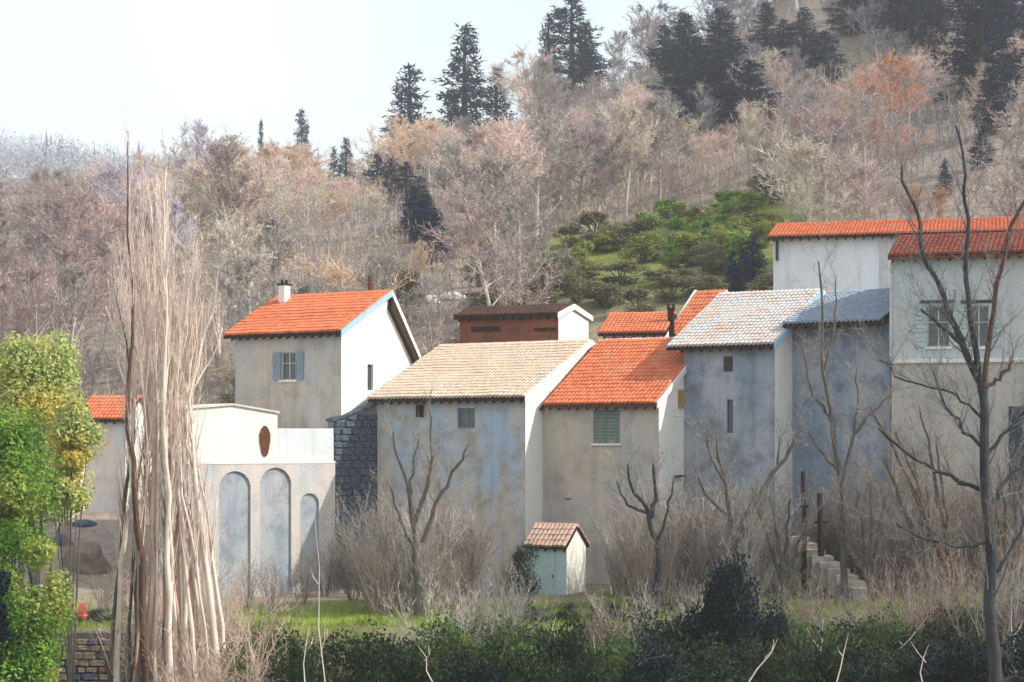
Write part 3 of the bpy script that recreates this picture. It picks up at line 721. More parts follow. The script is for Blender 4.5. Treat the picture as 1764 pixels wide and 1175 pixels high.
def bare_tree(seed, H, spread, r0, tw=.035, limbs=14, subs=6, tn=4, tm=3, fast=0.5, start=.25, lean=0.0, tsz=1.0):
    """returns (trunk MB, crown MB); fast = how steeply limbs climb"""
    r = random.Random(seed); tr = MB(); cr = MB()
    pts, d = bend_path(r, Vector((0,0,-.3)), Vector((lean,0,1)), H*.93, 9, .06, .03)
    rad = [r0*(1-.88*(i/9)**.9) for i in range(10)]; rad[0] *= 1.35; tr.tube(pts, rad, 7)
    for i in range(limbs):
        f = start + (1-start)*(i+r.random()*.8)/limbs; f = min(f, .97)
        k = f*9; j = min(int(k), 8); p = pts[j].lerp(pts[j+1], k-j)
        ang = r.uniform(0, 2*math.pi) ; h = Vector((math.cos(ang), math.sin(ang), 0))
        prof = math.sin(math.pi*min(1, (f-start)/(1-start)*.8+.22))**.7
        L = spread*prof*r.uniform(.75,1.15)*(1.0+fast*.35)
        dd = (h + Vector((0,0,fast*r.uniform(.7,1.4)))).normalized()
        rl = max(.02, r0*.42*(1-f*.6))
        lp, ld = bend_path(r, p, dd, L, 5, .13, .10); tr.tube(lp, [rl, rl*.8, rl*.62, rl*.45, rl*.3, rl*.15], 4, False)
        for q in range(subs):
            g = r.uniform(.2, 1); kk = g*5; jj = min(int(kk), 4); p2 = lp[jj].lerp(lp[jj+1], kk-jj)
            d2 = (ld*.6 + rdir(r)*.8 + Vector((0,0,.25+fast*.25))).normalized(); L2 = L*r.uniform(.28,.5)
            sp, sd_ = bend_path(r, p2, d2, L2, 3, .15, .08); rs = rl*.35
            tr.tube(sp, [rs, rs*.7, rs*.45, rs*.2], 3, False)
            for pt in sp[1:]: spray(cr, r, pt, sd_, max(.5, L2*.75)*tsz, tw, tn, tm)
    for pt in pts[5:]: spray(cr, r, pt, Vector((0,0,1)), spread*.5, tw, tn*2, tm)
    return tr, cr
def conifer(seed, H, W, dens=1.0):
    r = random.Random(seed); tr = MB(); cr = MB()
    tr.tube([(0,0,-.3),(0,0,H*.5),(0,0,H*.98)], [.28,.16,.03], 7)
    n = int(190*dens*H/10)
    for i in range(n):
        f = .05 + .94*(i+r.random())/n; z = H*f; a = r.uniform(0, 2*math.pi)
        lump = .78 + .55*noise.noise(Vector((math.cos(a)*1.3, math.sin(a)*1.3, z*.55+seed*3)))
        L = (W*min(1, (1-f)*1.5+.02)**.8*lump*r.uniform(.8,1.1))*(1 if f > .12 else .8)+.12
        d = Vector((math.cos(a), math.sin(a), r.uniform(-.35,.25)))
        tr.tube([(0,0,z), tuple(Vector((0,0,z))+d*L*.6), tuple(Vector((0,0,z))+d*L*.95+Vector((0,0,L*.12)))], [.03,.02,.008], 3, False)
        m = max(5, int(L*11*dens))
        for q in range(m):
            t = r.uniform(.15, 1.02)**.7; p = Vector((0,0,z)) + d*L*t + Vector((0,0,L*.12*t*t)) + rdir(r)*.17
            dd = (d*.7 + rdir(r)*.8 + Vector((0,0,.05))).normalized()
            e = p+dd*r.uniform(.22,.45); w_ = rdir(r)*.075; b = len(cr.v)
            cr.v += [tuple(p-w_), tuple(p+w_), tuple(e)]; cr.f.append((b,b+1,b+2))
    return tr, cr
def leaf(mb, p, nrm, s, r):
    a = nrm.cross(rdir(r))
    if a.length < 1e-3: return
    a.normalize(); c = nrm.cross(a).normalized(); b = len(mb.v)
    mb.v += [tuple(p-a*s), tuple(p+c*s*.5), tuple(p+a*s), tuple(p-c*s*.5)]; mb.f.append((b,b+1,b+2,b+3))
def leafy_bush(seed, W, H, n, ls, lumps=14, base=0.0, stems=7, up=.3):
    """crown of leaf-sized faces in many small uneven lumps, with stems inside"""
    r = random.Random(seed); tr = MB(); cr = MB(); L = []
    for i in range(lumps):
        f = r.random(); z = base + (H-base)*(.1+.85*f); wd = W*.5*math.sqrt(max(.08, 1-(abs(f-.42)/.62)**2))
        a = r.uniform(0, 2*math.pi); q = wd*math.sqrt(r.random())*.85
        L.append((Vector((math.cos(a)*q, math.sin(a)*q, z)), r.uniform(.55,1.1)*W*.23, r.uniform(.7,1.2)))
    for i in range(stems):
        c = L[i % len(L)][0]; tr.tube([(r.uniform(-.15,.15)*W*.3, r.uniform(-.15,.15)*W*.3, -.3), tuple(c*.5+Vector((0,0,c.z*.1))), tuple(c)], [.03+.012*W,.02+.007*W,.01], 5)
    per = n//lumps
    for c, rad, zs in L:
        for k in range(6):
            d = rdir(r); d.z = abs(d.z)*.5+.1; tr.tube([tuple(c-d*rad*.4), tuple(c+d*rad)], [.012,.004], 3, False)
        for k in range(per):
            d = rdir(r); t = rad*(r.random()**.33)*(1+.25*noise.noise(d*2+c)); p = c + Vector((d.x*t, d.y*t, d.z*t*zs))
            if p.z < .02: continue
            nn = (d*.6 + rdir(r)*.7 + Vector((0,0,up))).normalized(); leaf(cr, p, nn, ls*r.uniform(.6,1.25), r)
    return tr, cr

# labels that say where along the scene a plant stands
ZX = [(-999,150,'above the leafy green tree'), (150,400,'behind the poplar clump'), (400,560,'above the chimney house roof'),
      (560,720,'above the white gable'), (720,880,'above the rust-brown house'), (880,1020,'above its white end wall'),
      (1020,1170,'above the low red roof'), (1170,1330,'above the grey-pink roof'), (1330,1540,'above the white hill house'), (1540,9999,'above the dark red roof')]
ORD = ['first','second','third','fourth','fifth','sixth','seventh','eighth','ninth','tenth','eleventh','twelfth','thirteenth','fourteenth','fifteenth','sixteenth','seventeenth','eighteenth','nineteenth','twentieth']
def zone(px, table): return next(t for a, b, t in table if a <= px < b)
def number_labels(items):
    """items: (object, description, px); adds an ordinal from the left where several share a description"""
    by = {}
    for o, d, px in items: by.setdefault(d, []).append((px, o))
    for d, L in by.items():
        L.sort(key=lambda t: t[0])
        for i, (px, o) in enumerate(L):
            o['label'] = d if len(L) == 1 else f"{d}, {'leftmost' if i == 0 else 'rightmost' if i == len(L)-1 else ORD[i] + ' from left'}"

# hillside bare trees: six forms, each with a tinted crown
PROTO = []
for i in range(7):
    H = [9, 10, 11, 8.5, 12, 9.5, 10.5][i]
    tr, cr = bare_tree(100+i, H, [2.9,2.5,3.0,3.2,2.3,2.8,2.2][i], .17, tw=.075, limbs=16, subs=6, tn=4, tm=3, fast=[.6,.9,.5,.45,1.2,.7,1.4][i], start=[.2,.25,.15,.2,.25,.1,.3][i])
    mt, mc = bpy.data.meshes.new('trunk'), bpy.data.meshes.new('crown')
    mt.from_pydata(tr.v, [], tr.f); mc.from_pydata(cr.v, [], cr.f); mt.materials.append(TRUNKC); mc.materials.append(TWIG)
    for p in mt.polygons: p.use_smooth = True
    PROTO.append((mt, mc, H))
CON = []
NEED = leafy('conifer_needles', (0.007,0.022,0.070), (0.014,0.036,0.100), None, 0.1, .05)
for i in range(4):
    tr, cr = conifer(40+i, [11,12,9,10][i], [2.0,2.4,2.1,1.6][i], 1.25)
    mt, mc = bpy.data.meshes.new('trunk'), bpy.data.meshes.new('crown')
    mt.from_pydata(tr.v, [], tr.f); mc.from_pydata(cr.v, [], cr.f); mt.materials.append(M['barkdark']); mc.materials.append(NEED)
    CON.append((mt, mc, [11,12,9,10][i]))
PAL = {'mauve': (0.37,0.25,0.25), 'peach': (0.76,0.54,0.37), 'pinkish': (0.74,0.54,0.49), 'pale lilac': (0.62,0.57,0.68), 'beige': (0.62,0.54,0.43),
       'grey-brown': (0.30,0.265,0.24), 'rust': (0.55,0.22,0.10), 'slate': (0.15,0.155,0.21), 'olive': (0.34,0.34,0.13)}
def tree_colour(px, py, r):
    if 1490 < px < 1630 and 170 < py < 330: return 'rust'
    if px > 1330 and py < 60: return r.choice(['slate','slate','grey-brown'])
    if px > 1080 and py < 110: return r.choice(['slate','slate','mauve'])
    if px < 170: return r.choice(['mauve','mauve','grey-brown'] if py > 260 else ['pale lilac','mauve'])
    if px < 400: return r.choice(['mauve','pinkish','pale lilac','pinkish','beige'])
    if px < 760: return r.choice(['peach','peach','pinkish','beige'] if py < 400 else ['beige','grey-brown','peach'])
    if px < 1000: return r.choice(['grey-brown','beige','grey-brown','pinkish','mauve'] if py > 150 else ['peach','pinkish'])
    if px < 1400: return r.choice(['beige','beige','grey-brown','pinkish','mauve'])
    return r.choice(['grey-brown','grey-brown','mauve','beige','slate'])
def band_name(py): return 'on the skyline' if py < 0 else ''
CONL = ((705,108,215,2,1.25), (800,40,228,0,1.0), (855,112,222,3,1.1), (782,150,226,2,.9), (945,20,85,2,1.1), (985,-10,150,1,1.2), (1008,40,165,0,.9),
          (1165,70,200,1,1.3), (1195,60,215,0,1.4), (1228,80,230,1,1.4), (1262,60,215,0,1.3), (1290,100,235,2,1.4), (1215,120,238,2,1.2), (1145,40,130,2,1.1), (1180,20,140,3,1.4), (1240,10,130,1,1.4),
          (1350,30,125,1,1.3), (1385,10,120,0,1.2), (1422,50,150,2,1.2), (1320,0,100,1,1.2), (1575,-60,95,1,1.6), (1548,-60,60,0,1.2), (1600,-50,70,0,1.2),
          (1690,-40,190,1,1.2), (1668,-60,130,0,1.0), (1720,-20,160,0,1.1), (1705,110,235,3,1.1), (1745,-60,120,1,1.1), (1690,220,290,2,1.0), (1470,-60,60,1,1.4), (1510,-80,50,0,1.3),
          (650,262,330,2,1.1), (675,270,350,0,1.0), (700,275,360,1,1.2), (722,300,410,0,1.2), (735,330,440,1,1.0), (752,360,470,3,1.3), (712,330,420,2,1.0), (596,235,320,3,.9), (575,250,300,2,.8),
          (1278,470,506,2,1.3), (1298,400,500,3,1.2), (1262,480,512,2,1.4), (450,205,250,3,.8), (520,185,245,2,1.0), (1628,300,340,2,.9))
def sight_Y(px, base):
    Y = 140.0
    while Y < 330:
        if H0 - F*terr((px-PX0)/F*Y, Y)/Y <= base: break
        Y += 1.0
    return Y
CY = [(a[0], a[1], a[2], sight_Y(a[0], a[2])) for a in CONL]
items = []; rt = random.Random(21); placed = []
def hill_tree(px, Y, col, sc, k=None, bark=None):
    x = (px-PX0)/F*Y; z = terr(x, Y); k = rt.randrange(7) if k is None else k
    mt, mc, H = PROTO[k]
    o = thing('bare_tree', '', 'tree', (x, Y, z-.1), rt.uniform(0, 6.28), 'bare trees on the wooded hillside')
    o.scale = (sc*rt.uniform(1.0,1.45),)*2 + (sc,)
    t = link('trunk', mt, o); c = link('crown', mc, o); cc = PAL[col]; j = rt.uniform(.85, 1.15)
    c.color = (cc[0]*j, cc[1]*j, cc[2]*j, 1)
    b = bark if bark else rt.choice([(.62,.56,.49), (.30,.27,.25), (.22,.2,.19), (.5,.44,.38)])
    t.color = (*b, 1)
    rowi = 'nearest row' if Y < 165 else 'low on the slope' if Y < 200 else 'halfway up the slope' if Y < 240 else 'high on the slope' if Y < 285 else 'along the hilltop'
    items.append((o, f"{col} bare tree, {rowi}, {zone(px, ZX)}", px)); return o
meadow = lambda px, Y: 900 < px < 1340 and 120 < Y < 184
n = 0; tries = 0
while n < 205 and tries < 20000:
    tries += 1
    Y = rt.choice([rt.uniform(132, 200), rt.uniform(185, 310), rt.uniform(250, 335)]); px = rt.uniform(-40, 1810)
    x = (px-PX0)/F*Y
    if meadow(px, Y): continue
    if px > 1300 and Y < 140: continue
    md = 3.3 + (Y-130)*.012
    zz = terr(x, Y); py = H0 - F*(zz+5)/Y
    if py < -190: continue
    sc = rt.uniform(.9, 1.35)
    for cx_, ct, cb, cy in CY:
        if Y < cy+3 and abs(px-cx_) < 3.0*sc*F/Y:
            lim = (H0-(cb-22))/F*Y - terr(x, Y)      # stays below the conifer's foot
            sc = min(sc, lim/11.0)
    if sc < .3: 
        if rt.random() < .93: continue
        sc = .32
    md *= max(.5, min(1, sc))
    if any((x-a)**2+(Y-b)**2 < md*md for a, b in placed): continue
    placed.append((x, Y)); n += 1
    hill_tree(px, Y, tree_colour(px, py, rt), sc)
m_ = 0; tries = 0
while m_ < 40 and tries < 6000:
    tries += 1; Y = rt.uniform(225, 335); px = rt.uniform(1040, 1800); x = (px-PX0)/F*Y
    if any((x-a)**2+(Y-b)**2 < 4 for a, b in placed): continue
    placed.append((x, Y)); m_ += 1
    hill_tree(px, Y, rt.choice(['slate','slate','grey-brown','mauve']), rt.uniform(.45, .85))
k_ = 0; tries = 0
while n+m_+k_ < 300 and tries < 9000:
    tries += 1; Y = rt.uniform(186, 262); px = rt.uniform(930, 1790); x = (px-PX0)/F*Y
    if any((x-a)**2+(Y-b)**2 < 5 for a, b in placed): continue
    placed.append((x, Y)); k_ += 1
    hill_tree(px, Y, rt.choice(['grey-brown','beige','mauve','pinkish','slate']), rt.uniform(.4, .72), bark=rt.choice([(.72,.66,.58),(.6,.55,.5),(.3,.27,.25)]))
number_labels(items)
# navy conifers where the photograph has them: column, base row, top row
items = []
def conif(px, top, base, k, wide=1.0, name='dark navy conifer'):
    """stands where the sight line of its foot meets the hillside; if none, on the hilltop"""
    Y = sight_Y(px, base); x = (px-PX0)/F*Y; z = terr(x, Y)
    mt, mc, H = CON[k]; h = max((H0-top)/F*Y - z, 3.5); wide *= min(1, (base-top)/F*Y/h*1.15); s = h/H
    o = thing('conifer', '', 'conifer', (x, Y, z-.2), rt.uniform(0, 6.28), 'dark conifers on the wooded hillside'); o.scale = (s*wide*1.65, s*wide*1.65, s)
    link('trunk', mt, o); link('crown', mc, o)
    items.append((o, f"{name} {zone(px, ZX)}", px))
for a in CONL:
    conif(*a)
number_labels(items)

# far wood on the pale ridge at the left: one mass
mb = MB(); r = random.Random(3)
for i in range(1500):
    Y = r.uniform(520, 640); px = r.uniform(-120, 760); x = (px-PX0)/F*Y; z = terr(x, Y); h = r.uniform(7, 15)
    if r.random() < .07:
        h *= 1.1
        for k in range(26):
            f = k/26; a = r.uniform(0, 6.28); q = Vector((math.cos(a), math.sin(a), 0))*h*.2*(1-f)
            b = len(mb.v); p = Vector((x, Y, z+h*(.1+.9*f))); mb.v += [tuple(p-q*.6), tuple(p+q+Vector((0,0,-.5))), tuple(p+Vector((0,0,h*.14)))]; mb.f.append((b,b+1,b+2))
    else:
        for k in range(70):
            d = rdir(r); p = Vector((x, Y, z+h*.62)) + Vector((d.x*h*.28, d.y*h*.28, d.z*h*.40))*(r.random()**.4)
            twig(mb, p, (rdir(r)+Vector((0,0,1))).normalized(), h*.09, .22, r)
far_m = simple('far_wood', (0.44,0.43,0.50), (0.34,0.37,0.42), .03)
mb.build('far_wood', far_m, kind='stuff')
# undergrowth on the hillside: a thicket nobody could count, brush tinted from place to place
r = random.Random(13); UND = {k: MB() for k in ('mauve', 'tan', 'grey')}
for i in range(15000):
    Y = 120 + 215*r.random()**.8; px = r.uniform(-60, 1830); x = (px-PX0)/F*Y; z = terr(x, Y)
    if meadow(px, Y) and r.random() < .96: continue
    if px > 1300 and Y < 185 and r.random() < .5: continue
    q = noise.noise(Vector((x*.035, Y*.035, 2))) + r.uniform(-.22,.22)
    if px > 1050: q -= .12
    mb = UND['tan' if q > .08 else 'mauve' if q > -.16 else 'grey']; h = r.uniform(1.0, 3.6)*(1+.4*noise.noise(Vector((x*.1, Y*.1, 7))))
    c = Vector((x, Y, z-.05)); s = c.copy()
    up_ = (Vector((0,0,1))+rdir(r)*.25).normalized(); twig(mb, c, up_, h, .09, r)
    for k in range(11):
        t = r.uniform(.15, .9); twig(mb, c+up_*h*t, (Vector((0,0,.9))+rdir(r)*.9).normalized(), h*r.uniform(.18,.4), .06, r)
UM = {'mauve': simple('brush_mauve', (0.36,0.27,0.27), (0.27,0.22,0.23), .08), 'tan': simple('brush_tan', (0.60,0.47,0.35), (0.45,0.37,0.30), .08), 'grey': simple('brush_grey', (0.30,0.28,0.29), (0.19,0.185,0.21), .08)}
for k, mb in UND.items(): mb.build('undergrowth', UM[k], kind='stuff')

# meadow shrubs: bright yellow-green and olive, individually
GREEN = {
 'bright': leafy('leaves_bright_green', (0.26,0.46,0.06), (0.08,0.22,0.03), (0.50,0.56,0.14)),
 'yellow': leafy('leaves_yellow_green', (0.62,0.66,0.24), (0.46,0.58,0.18), (0.75,0.62,0.14)),
 'olive': leafy('leaves_olive', (0.34,0.37,0.09), (0.22,0.26,0.06), (0.45,0.46,0.10)),
 'dull': leafy('leaves_dull_olive', (0.27,0.26,0.14), (0.19,0.18,0.10), (0.34,0.30,0.17)),
 'dark': leafy('leaves_dark_green', (0.022,0.055,0.018), (0.012,0.035,0.018), (0.045,0.085,0.02)),
 'navy': leafy('leaves_blue_black', (0.012,0.028,0.035), (0.008,0.018,0.026), None, .15, .08),
 'mid': leafy('leaves_mid_green', (0.09,0.17,0.035), (0.045,0.10,0.028), (0.17,0.23,0.04)),
}
BUSH = {}
def bush_mesh(key, seed, W, H, n, ls, lumps, stemm='barkgrey', base=0.0, up=.3):
    k = (key, seed)
    if k not in BUSH:
        tr, cr = leafy_bush(seed, W, H, n, ls, lumps, base, up=up)
        a, b = bpy.data.meshes.new('stem'), bpy.data.meshes.new('foliage')
        a.from_pydata(tr.v, [], tr.f); b.from_pydata(cr.v, [], cr.f); a.materials.append(M[stemm]); b.materials.append(GREEN[key])
        BUSH[k] = (a, b, W, H)
    return BUSH[k]
def bush(name, cat, group, key, seed, px, Y, W, H, items, desc, z=None, n=2600, ls=.10, lumps=16):
    a, b, w0, h0 = bush_mesh(key, seed, 3.0, 3.0, n, ls, lumps)
    g = on_ground(px, Y); o = thing(name, '', cat, (g.x, g.y, g.z if z is None else z), random.Random(px*7+Y).uniform(0, 6.28), group)
    o.scale = (W/w0, W/w0, H/h0); link('stem', a, o); link('foliage', b, o)
    items.append((o, desc, px)); return o
items = []; r = random.Random(31)
for i in range(70):
    px = r.uniform(800, 1345); Y = r.uniform(138, 182)
    py = H0 - F*(terr((px-PX0)/F*Y, Y))/Y
    key = 'bright' if px > 1060 and r.random() < .55 else r.choice(['olive','dull','olive'])
    if py > 480: key = 'dull'
    nm = {'bright':'bright green','olive':'olive green','dull':'dull olive'}[key]
    rw_ = 'on upper meadow' if Y > 168 else 'on mid meadow' if Y > 152 else 'on lower meadow'
    bush('meadow_shrub', 'shrub', 'shrubs on the meadow behind the roofs', key, 200+i%3, px, Y, r.uniform(2.2,4.6), r.uniform(1.4,2.8), items, f"{nm} shrub {rw_} {zone(px, ZX)}", n=2200, ls=.13, lumps=14)
for i, (px, Y) in enumerate(((1690,150),(1740,148),(1650,152),(1560,140),(1480,142),(1400,146),(720,132),(760,130),(700,150),(650,140),(600,146),(480,140),(430,134),(380,130),(340,126))):
    key = 'olive' if px > 1600 else 'dull'
    bush('slope_shrub', 'shrub', 'shrubs on the slope just behind the houses', key, 203+i%2, px, Y, r.uniform(3.2,5), r.uniform(2,3.6), items, f"{'yellowish' if key=='olive' else 'drab'} shrub on the slope just {zone(px, ZX).replace('above','behind')}", n=2200, ls=.13, lumps=14)
number_labels(items)

# ---- left foreground: green tree, yellow shrub, dark bush
def big_leafy(name, label, cat, px, Y, top, wpx, key, seed, n, ls, lumps, stemm='barkgrey', base=0):
    g = on_ground(px, Y); H = (H0-top)/F*Y - g.z; W = wpx/F*Y
    tr, cr = leafy_bush(seed, W, H, n, ls, lumps, base=base*H, stems=9)
    o = thing(name, label, cat, g); tr.build('trunk', M[stemm], o); cr.build('crown', GREEN[key], o); return o
big_leafy('leafy_tree', 'tall bright green leafy tree filling the left edge of the view', 'tree', 4, 66, 700, 225, 'bright', 301, 70000, .088, 120)
big_leafy('leafy_tree', 'pale yellow-green leafy tree topping out behind the bright green tree at the left', 'tree', 62, 84, 585, 215, 'yellow', 302, 30000, .11, 80, base=.36)
big_leafy('leafy_tree', 'slim yellow-green leafy tree in front of the small cottage wall', 'tree', 120, 80, 690, 95, 'yellow', 303, 12000, .12, 40, base=.62)
big_leafy('dark_bush', 'blue-black evergreen bush in the bottom left corner', 'bush', -4, 56, 850, 95, 'navy', 304, 14000, .07, 26)
big_leafy('green_bush', 'mid green bush at the foot of the bright green tree, left of the retaining wall', 'bush', 6, 74, 1010, 80, 'bright', 305, 8000, .07, 24)

# ---- poplar clump
gp = on_ground(300, 70)
pop = thing('poplar_clump', 'tall bare poplar clump of many pale peach and cream stems, left of the white annex', 'tree', gp)
r = random.Random(17); cr = MB(); cd = MB()
stems = [(262,236,238,240,7.5,'barkbrown'), (285,284,290,560,10,'barkbrown'), (300,292,300,300,9,'barkpale'), (312,300,262,330,8,'barkpeach')]
for i in range(25):
    q = (i+r.uniform(-.4,.4))/24; f_ = r.random()
    bpx = 178+225*q; wpx = 222+112*(q*.8+f_*.2); tq = q*.85+r.random()*.15; tpx = 170+215*tq
    ty_ = 330+abs(tq-.42)*360+r.uniform(-20,110)
    stems.append((bpx, wpx, tpx, ty_, r.uniform(3.5,8.5), r.choice(['barkpale','barkpale','barkpeach','barkpale','barkpeach','barkgrey' if q < .5 else 'barkpale'])))
for (b, m_, t, ty, rp, mt_) in stems:
    dY = r.uniform(-1.4, 1.4); kb = F/70
    dY = -1.6 if ty == 240 else dY; P0 = Vector(((b-300)/kb, dY*.25, -.3)); zt_ = (H0-ty)/F*70 - gp.z; zm_ = (H0-700)/F*70 - gp.z
    P1 = Vector(((lerp(b, m_, .45)-300)/kb, dY*.5, zm_*.5)); P2 = Vector(((m_-300)/kb, dY*.8, zm_)); P3 = Vector(((t-300)/kb, dY*1.2, zt_))
    pts = []
    for i in range(17):
        q = i/16
        a = P0.lerp(P1, min(1, q*3)) if q < 1/3 else P1.lerp(P2, (q-1/3)*3) if q < 2/3 else P2.lerp(P3, (q-2/3)*3)
        a = a + Vector((noise.noise(Vector((q*7, b, 0)))*.26, noise.noise(Vector((q*7, b, 9)))*.26, 0)); pts.append(a)
    rr_ = rp/kb; st_ = MB(); ex_ = 1.5 if ty == 240 else .75; st_.tube(pts, [rr_*(1-.9*(i/16)**ex_) for i in range(17)], 8); st_.build('stem', M[mt_], pop, smooth=True)
    for i in range(5, 16):
        for k in range(4):
            p = pts[i].lerp(pts[i+1], r.random()); a = r.uniform(0, 6.28); d = (Vector((math.cos(a)*.22, math.sin(a)*.22, 1))).normalized()
            L = r.uniform(.8, 2.6)*(1.15-.5*i/16); bp, bd = bend_path(r, p, d, L, 4, .06, .12)
            w0 = rr_*.22*(1-.5*i/16)+.006; (cd if r.random() < .35 else cr).tube(bp, [w0, w0*.75, w0*.5, w0*.3, .004], 3, False)
            for q in bp[1:]:
                for j in range(2): twig(cr if r.random() < .7 else cd, q, (bd+rdir(r)*.35).normalized(), r.uniform(.3,.9), .016, r)
tw = cr.build('crown', TWIG, pop); tw.color = (.92,.76,.66,1)
tw = cd.build('crown', TWIG, pop, label='darker brown inner twigs'); tw.color = (.62,.50,.44,1)

# ---- bare trees drawn limb by limb
def limb_tree(name, label, Y, strokes, m, group=None, twn=4, seed=1, twcol=(.22,.19,.16), dens=1.0, depth=.6, cat='tree', tl=1.0, alt=None):
    """strokes: (points [(column,row)...], radius px start, end, depth drift metres)"""
    r = random.Random(seed); bx, by = strokes[0][0][0]; x = (bx-PX0)/F*Y; g = terr(x, Y); O = Vector((x, Y, g))
    o = thing(name, label, cat, O, 0, group); tr = MB(); cr = MB(); al = MB(); k = F/Y; ends = []
    for si, st_ in enumerate(strokes):
        pp, ra, rb = st_[:3]; dy = st_[3] if len(st_) > 3 else (0 if si == 0 else r.uniform(-depth, depth)); n_ = len(pp)
        P = [Vector(((q[0]-PX0)/F*Y, Y, (H0-q[1])/F*Y)) - O for q in pp]
        if si == 0: P = [Vector((P[0].x, 0, -.3))] + P; n_ += 1
        # start depth: nearest point on earlier limbs
        d0 = 0.0
        if si:
            best = min(ends, key=lambda e: (e.x-P[0].x)**2+(e.z-P[0].z)**2); d0 = best.y
        pts = []
        for i in range(n_-1):
            for j in range(4):
                t = j/4; q = P[i].lerp(P[i+1], t); f = (i+t)/(n_-1)
                q.y = d0 + dy*f; q += Vector((noise.noise(Vector((f*6, si, seed)))*.16, 0, noise.noise(Vector((f*9, si, seed+5)))*.08))*min(1, f*4); pts.append(q)
        e = P[-1].copy(); e.y = d0+dy; pts.append(e); m_ = len(pts)-1
        rad = [lerp(ra, rb, i/m_)/k for i in range(m_+1)]
        (al if (alt and si in alt[1]) else tr).tube(pts, rad, 8); ends += pts
        for i in range(2, m_+1):
            if si == 0 and i < m_*.35: continue
            for q in range(twn):
                if r.random() > dens: continue
                d = (pts[i]-pts[i-1]).normalized(); dd = (d*.8+rdir(r)*.75+Vector((0,0,.25))).normalized(); L = r.uniform(.4,1.5)*tl
                bp, bd = bend_path(r, pts[i], dd, L, 4, .12, .07); w0 = max(.011, rad[i]*.3); cr.tube(bp, [w0,w0*.7,w0*.5,w0*.3,.003], 3, False)
                for u_ in bp[1:]: spray(cr, r, u_, bd, L*.45, .022*Y/80, 3, 2)
    tr.build('trunk', m, o, smooth=True)
    if alt: al.build('limb', alt[0], o, smooth=True)
    if cr.v: c = cr.build('crown', TWIG, o); c.color = (*twcol, 1)
    return o
limb_tree('bare_tree', 'dark blue-black bare tree forking in front of the right-hand house', 48, [
 ([(1716,1175),(1706,1000),(1697,820),(1692,665)],12.2,7.2), ([(1692,668),(1660,595),(1640,545),(1612,470),(1592,400),(1572,330),(1562,280)],6.5,2.0),
 ([(1655,590),(1618,558),(1588,532)],3.6,1.6), ([(1691,680),(1680,580),(1668,480),(1669,380),(1672,300),(1655,210)],5.8,2.0),
 ([(1694,668),(1706,560),(1714,490),(1740,390),(1766,325),(1790,260)],5.0,2.4), ([(1697,668),(1722,652),(1746,622)],4.3,2.8),
 ([(1693,845),(1650,828),(1580,792),(1518,738)],4.3,1.6), ([(1691,770),(1655,735),(1622,690),(1604,640)],3.6,1.6), ([(1698,880),(1730,835),(1772,795)],4.3,2.4),
 ([(1700,935),(1650,942),(1590,928),(1540,902)],3.6,1.2), ([(1692,790),(1740,740),(1790,690)],3.6,1.6), ([(1691,720),(1650,680),(1560,655),(1520,620)],2.5,1.0), ([(1706,1010),(1750,940),(1800,860)],3.6,2.0)],
 M['barkdark'], twn=3, seed=2, twcol=(.10,.10,.10), dens=.7, tl=1.0, alt=(M['branchbrown'], {4, 5}))
limb_tree('bare_tree', 'slender grey bare tree with an upright leader, before the blue-shadowed recessed wall', 86, [
 ([(1455,1020),(1452,900),(1447,820),(1432,730),(1420,640),(1416,560),(1410,450)],7,1.6), ([(1450,830),(1470,750),(1500,710),(1535,675)],4,1.4), ([(1445,810),(1415,780),(1392,745)],3.5,1.4),
 ([(1430,720),(1400,680),(1380,600)],3,1.2), ([(1470,750),(1476,690),(1470,620)],2.6,1), ([(1420,640),(1438,560),(1440,480)],2.6,1)], M['barkgrey'], twn=3, seed=3, dens=.6, group='bare trees in front of the houses')
limb_tree('bare_tree', 'bare tree with one long branch leaning right, before the slate-grey house', 86, [
 ([(1264,1030),(1262,960),(1258,890),(1245,820),(1236,750)],6,2), ([(1262,930),(1300,865),(1340,805),(1382,745)],6,2.4), ([(1262,950),(1290,905),(1305,850)],4,1.5), ([(1248,830),(1225,790),(1212,745)],3,1.2), ([(1262,900),(1215,850),(1190,790)],3,1.2), ([(1340,805),(1345,760)],2.4,1)],
 M['barkgrey'], twn=3, seed=4, dens=.6, group='bare trees in front of the houses')
limb_tree('bare_tree', 'bare forked tree with dark lower trunk, in front of the blue-grey house', 86, [
 ([(718,1050),(718,1000),(716,930),(706,860),(690,800),(678,745)],7,1.8), ([(714,900),(735,840),(745,790),(738,700)],4.5,1.6), ([(728,935),(760,850),(790,800),(808,765)],4.5,1.6), ([(706,860),(712,800),(720,755)],3,1.2), ([(716,950),(690,900),(672,840)],3,1.2)],
 M['barkgrey'], twn=3, seed=5, dens=.6, group='bare trees in front of the houses')
limb_tree('bare_tree', 'small crooked dark bare tree just right of the garden shed', 86, [
 ([(1130,1045),(1132,1000),(1130,930),(1116,880),(1092,850),(1082,800)],6.5,2), ([(1122,893),(1130,850),(1126,800)],4.5,2), ([(1130,940),(1150,880),(1160,820)],3,1.2), ([(1118,885),(1080,870),(1062,830)],3,1.2)],
 M['barkdark'], twn=3, seed=6, dens=.6, group='bare trees in front of the houses')
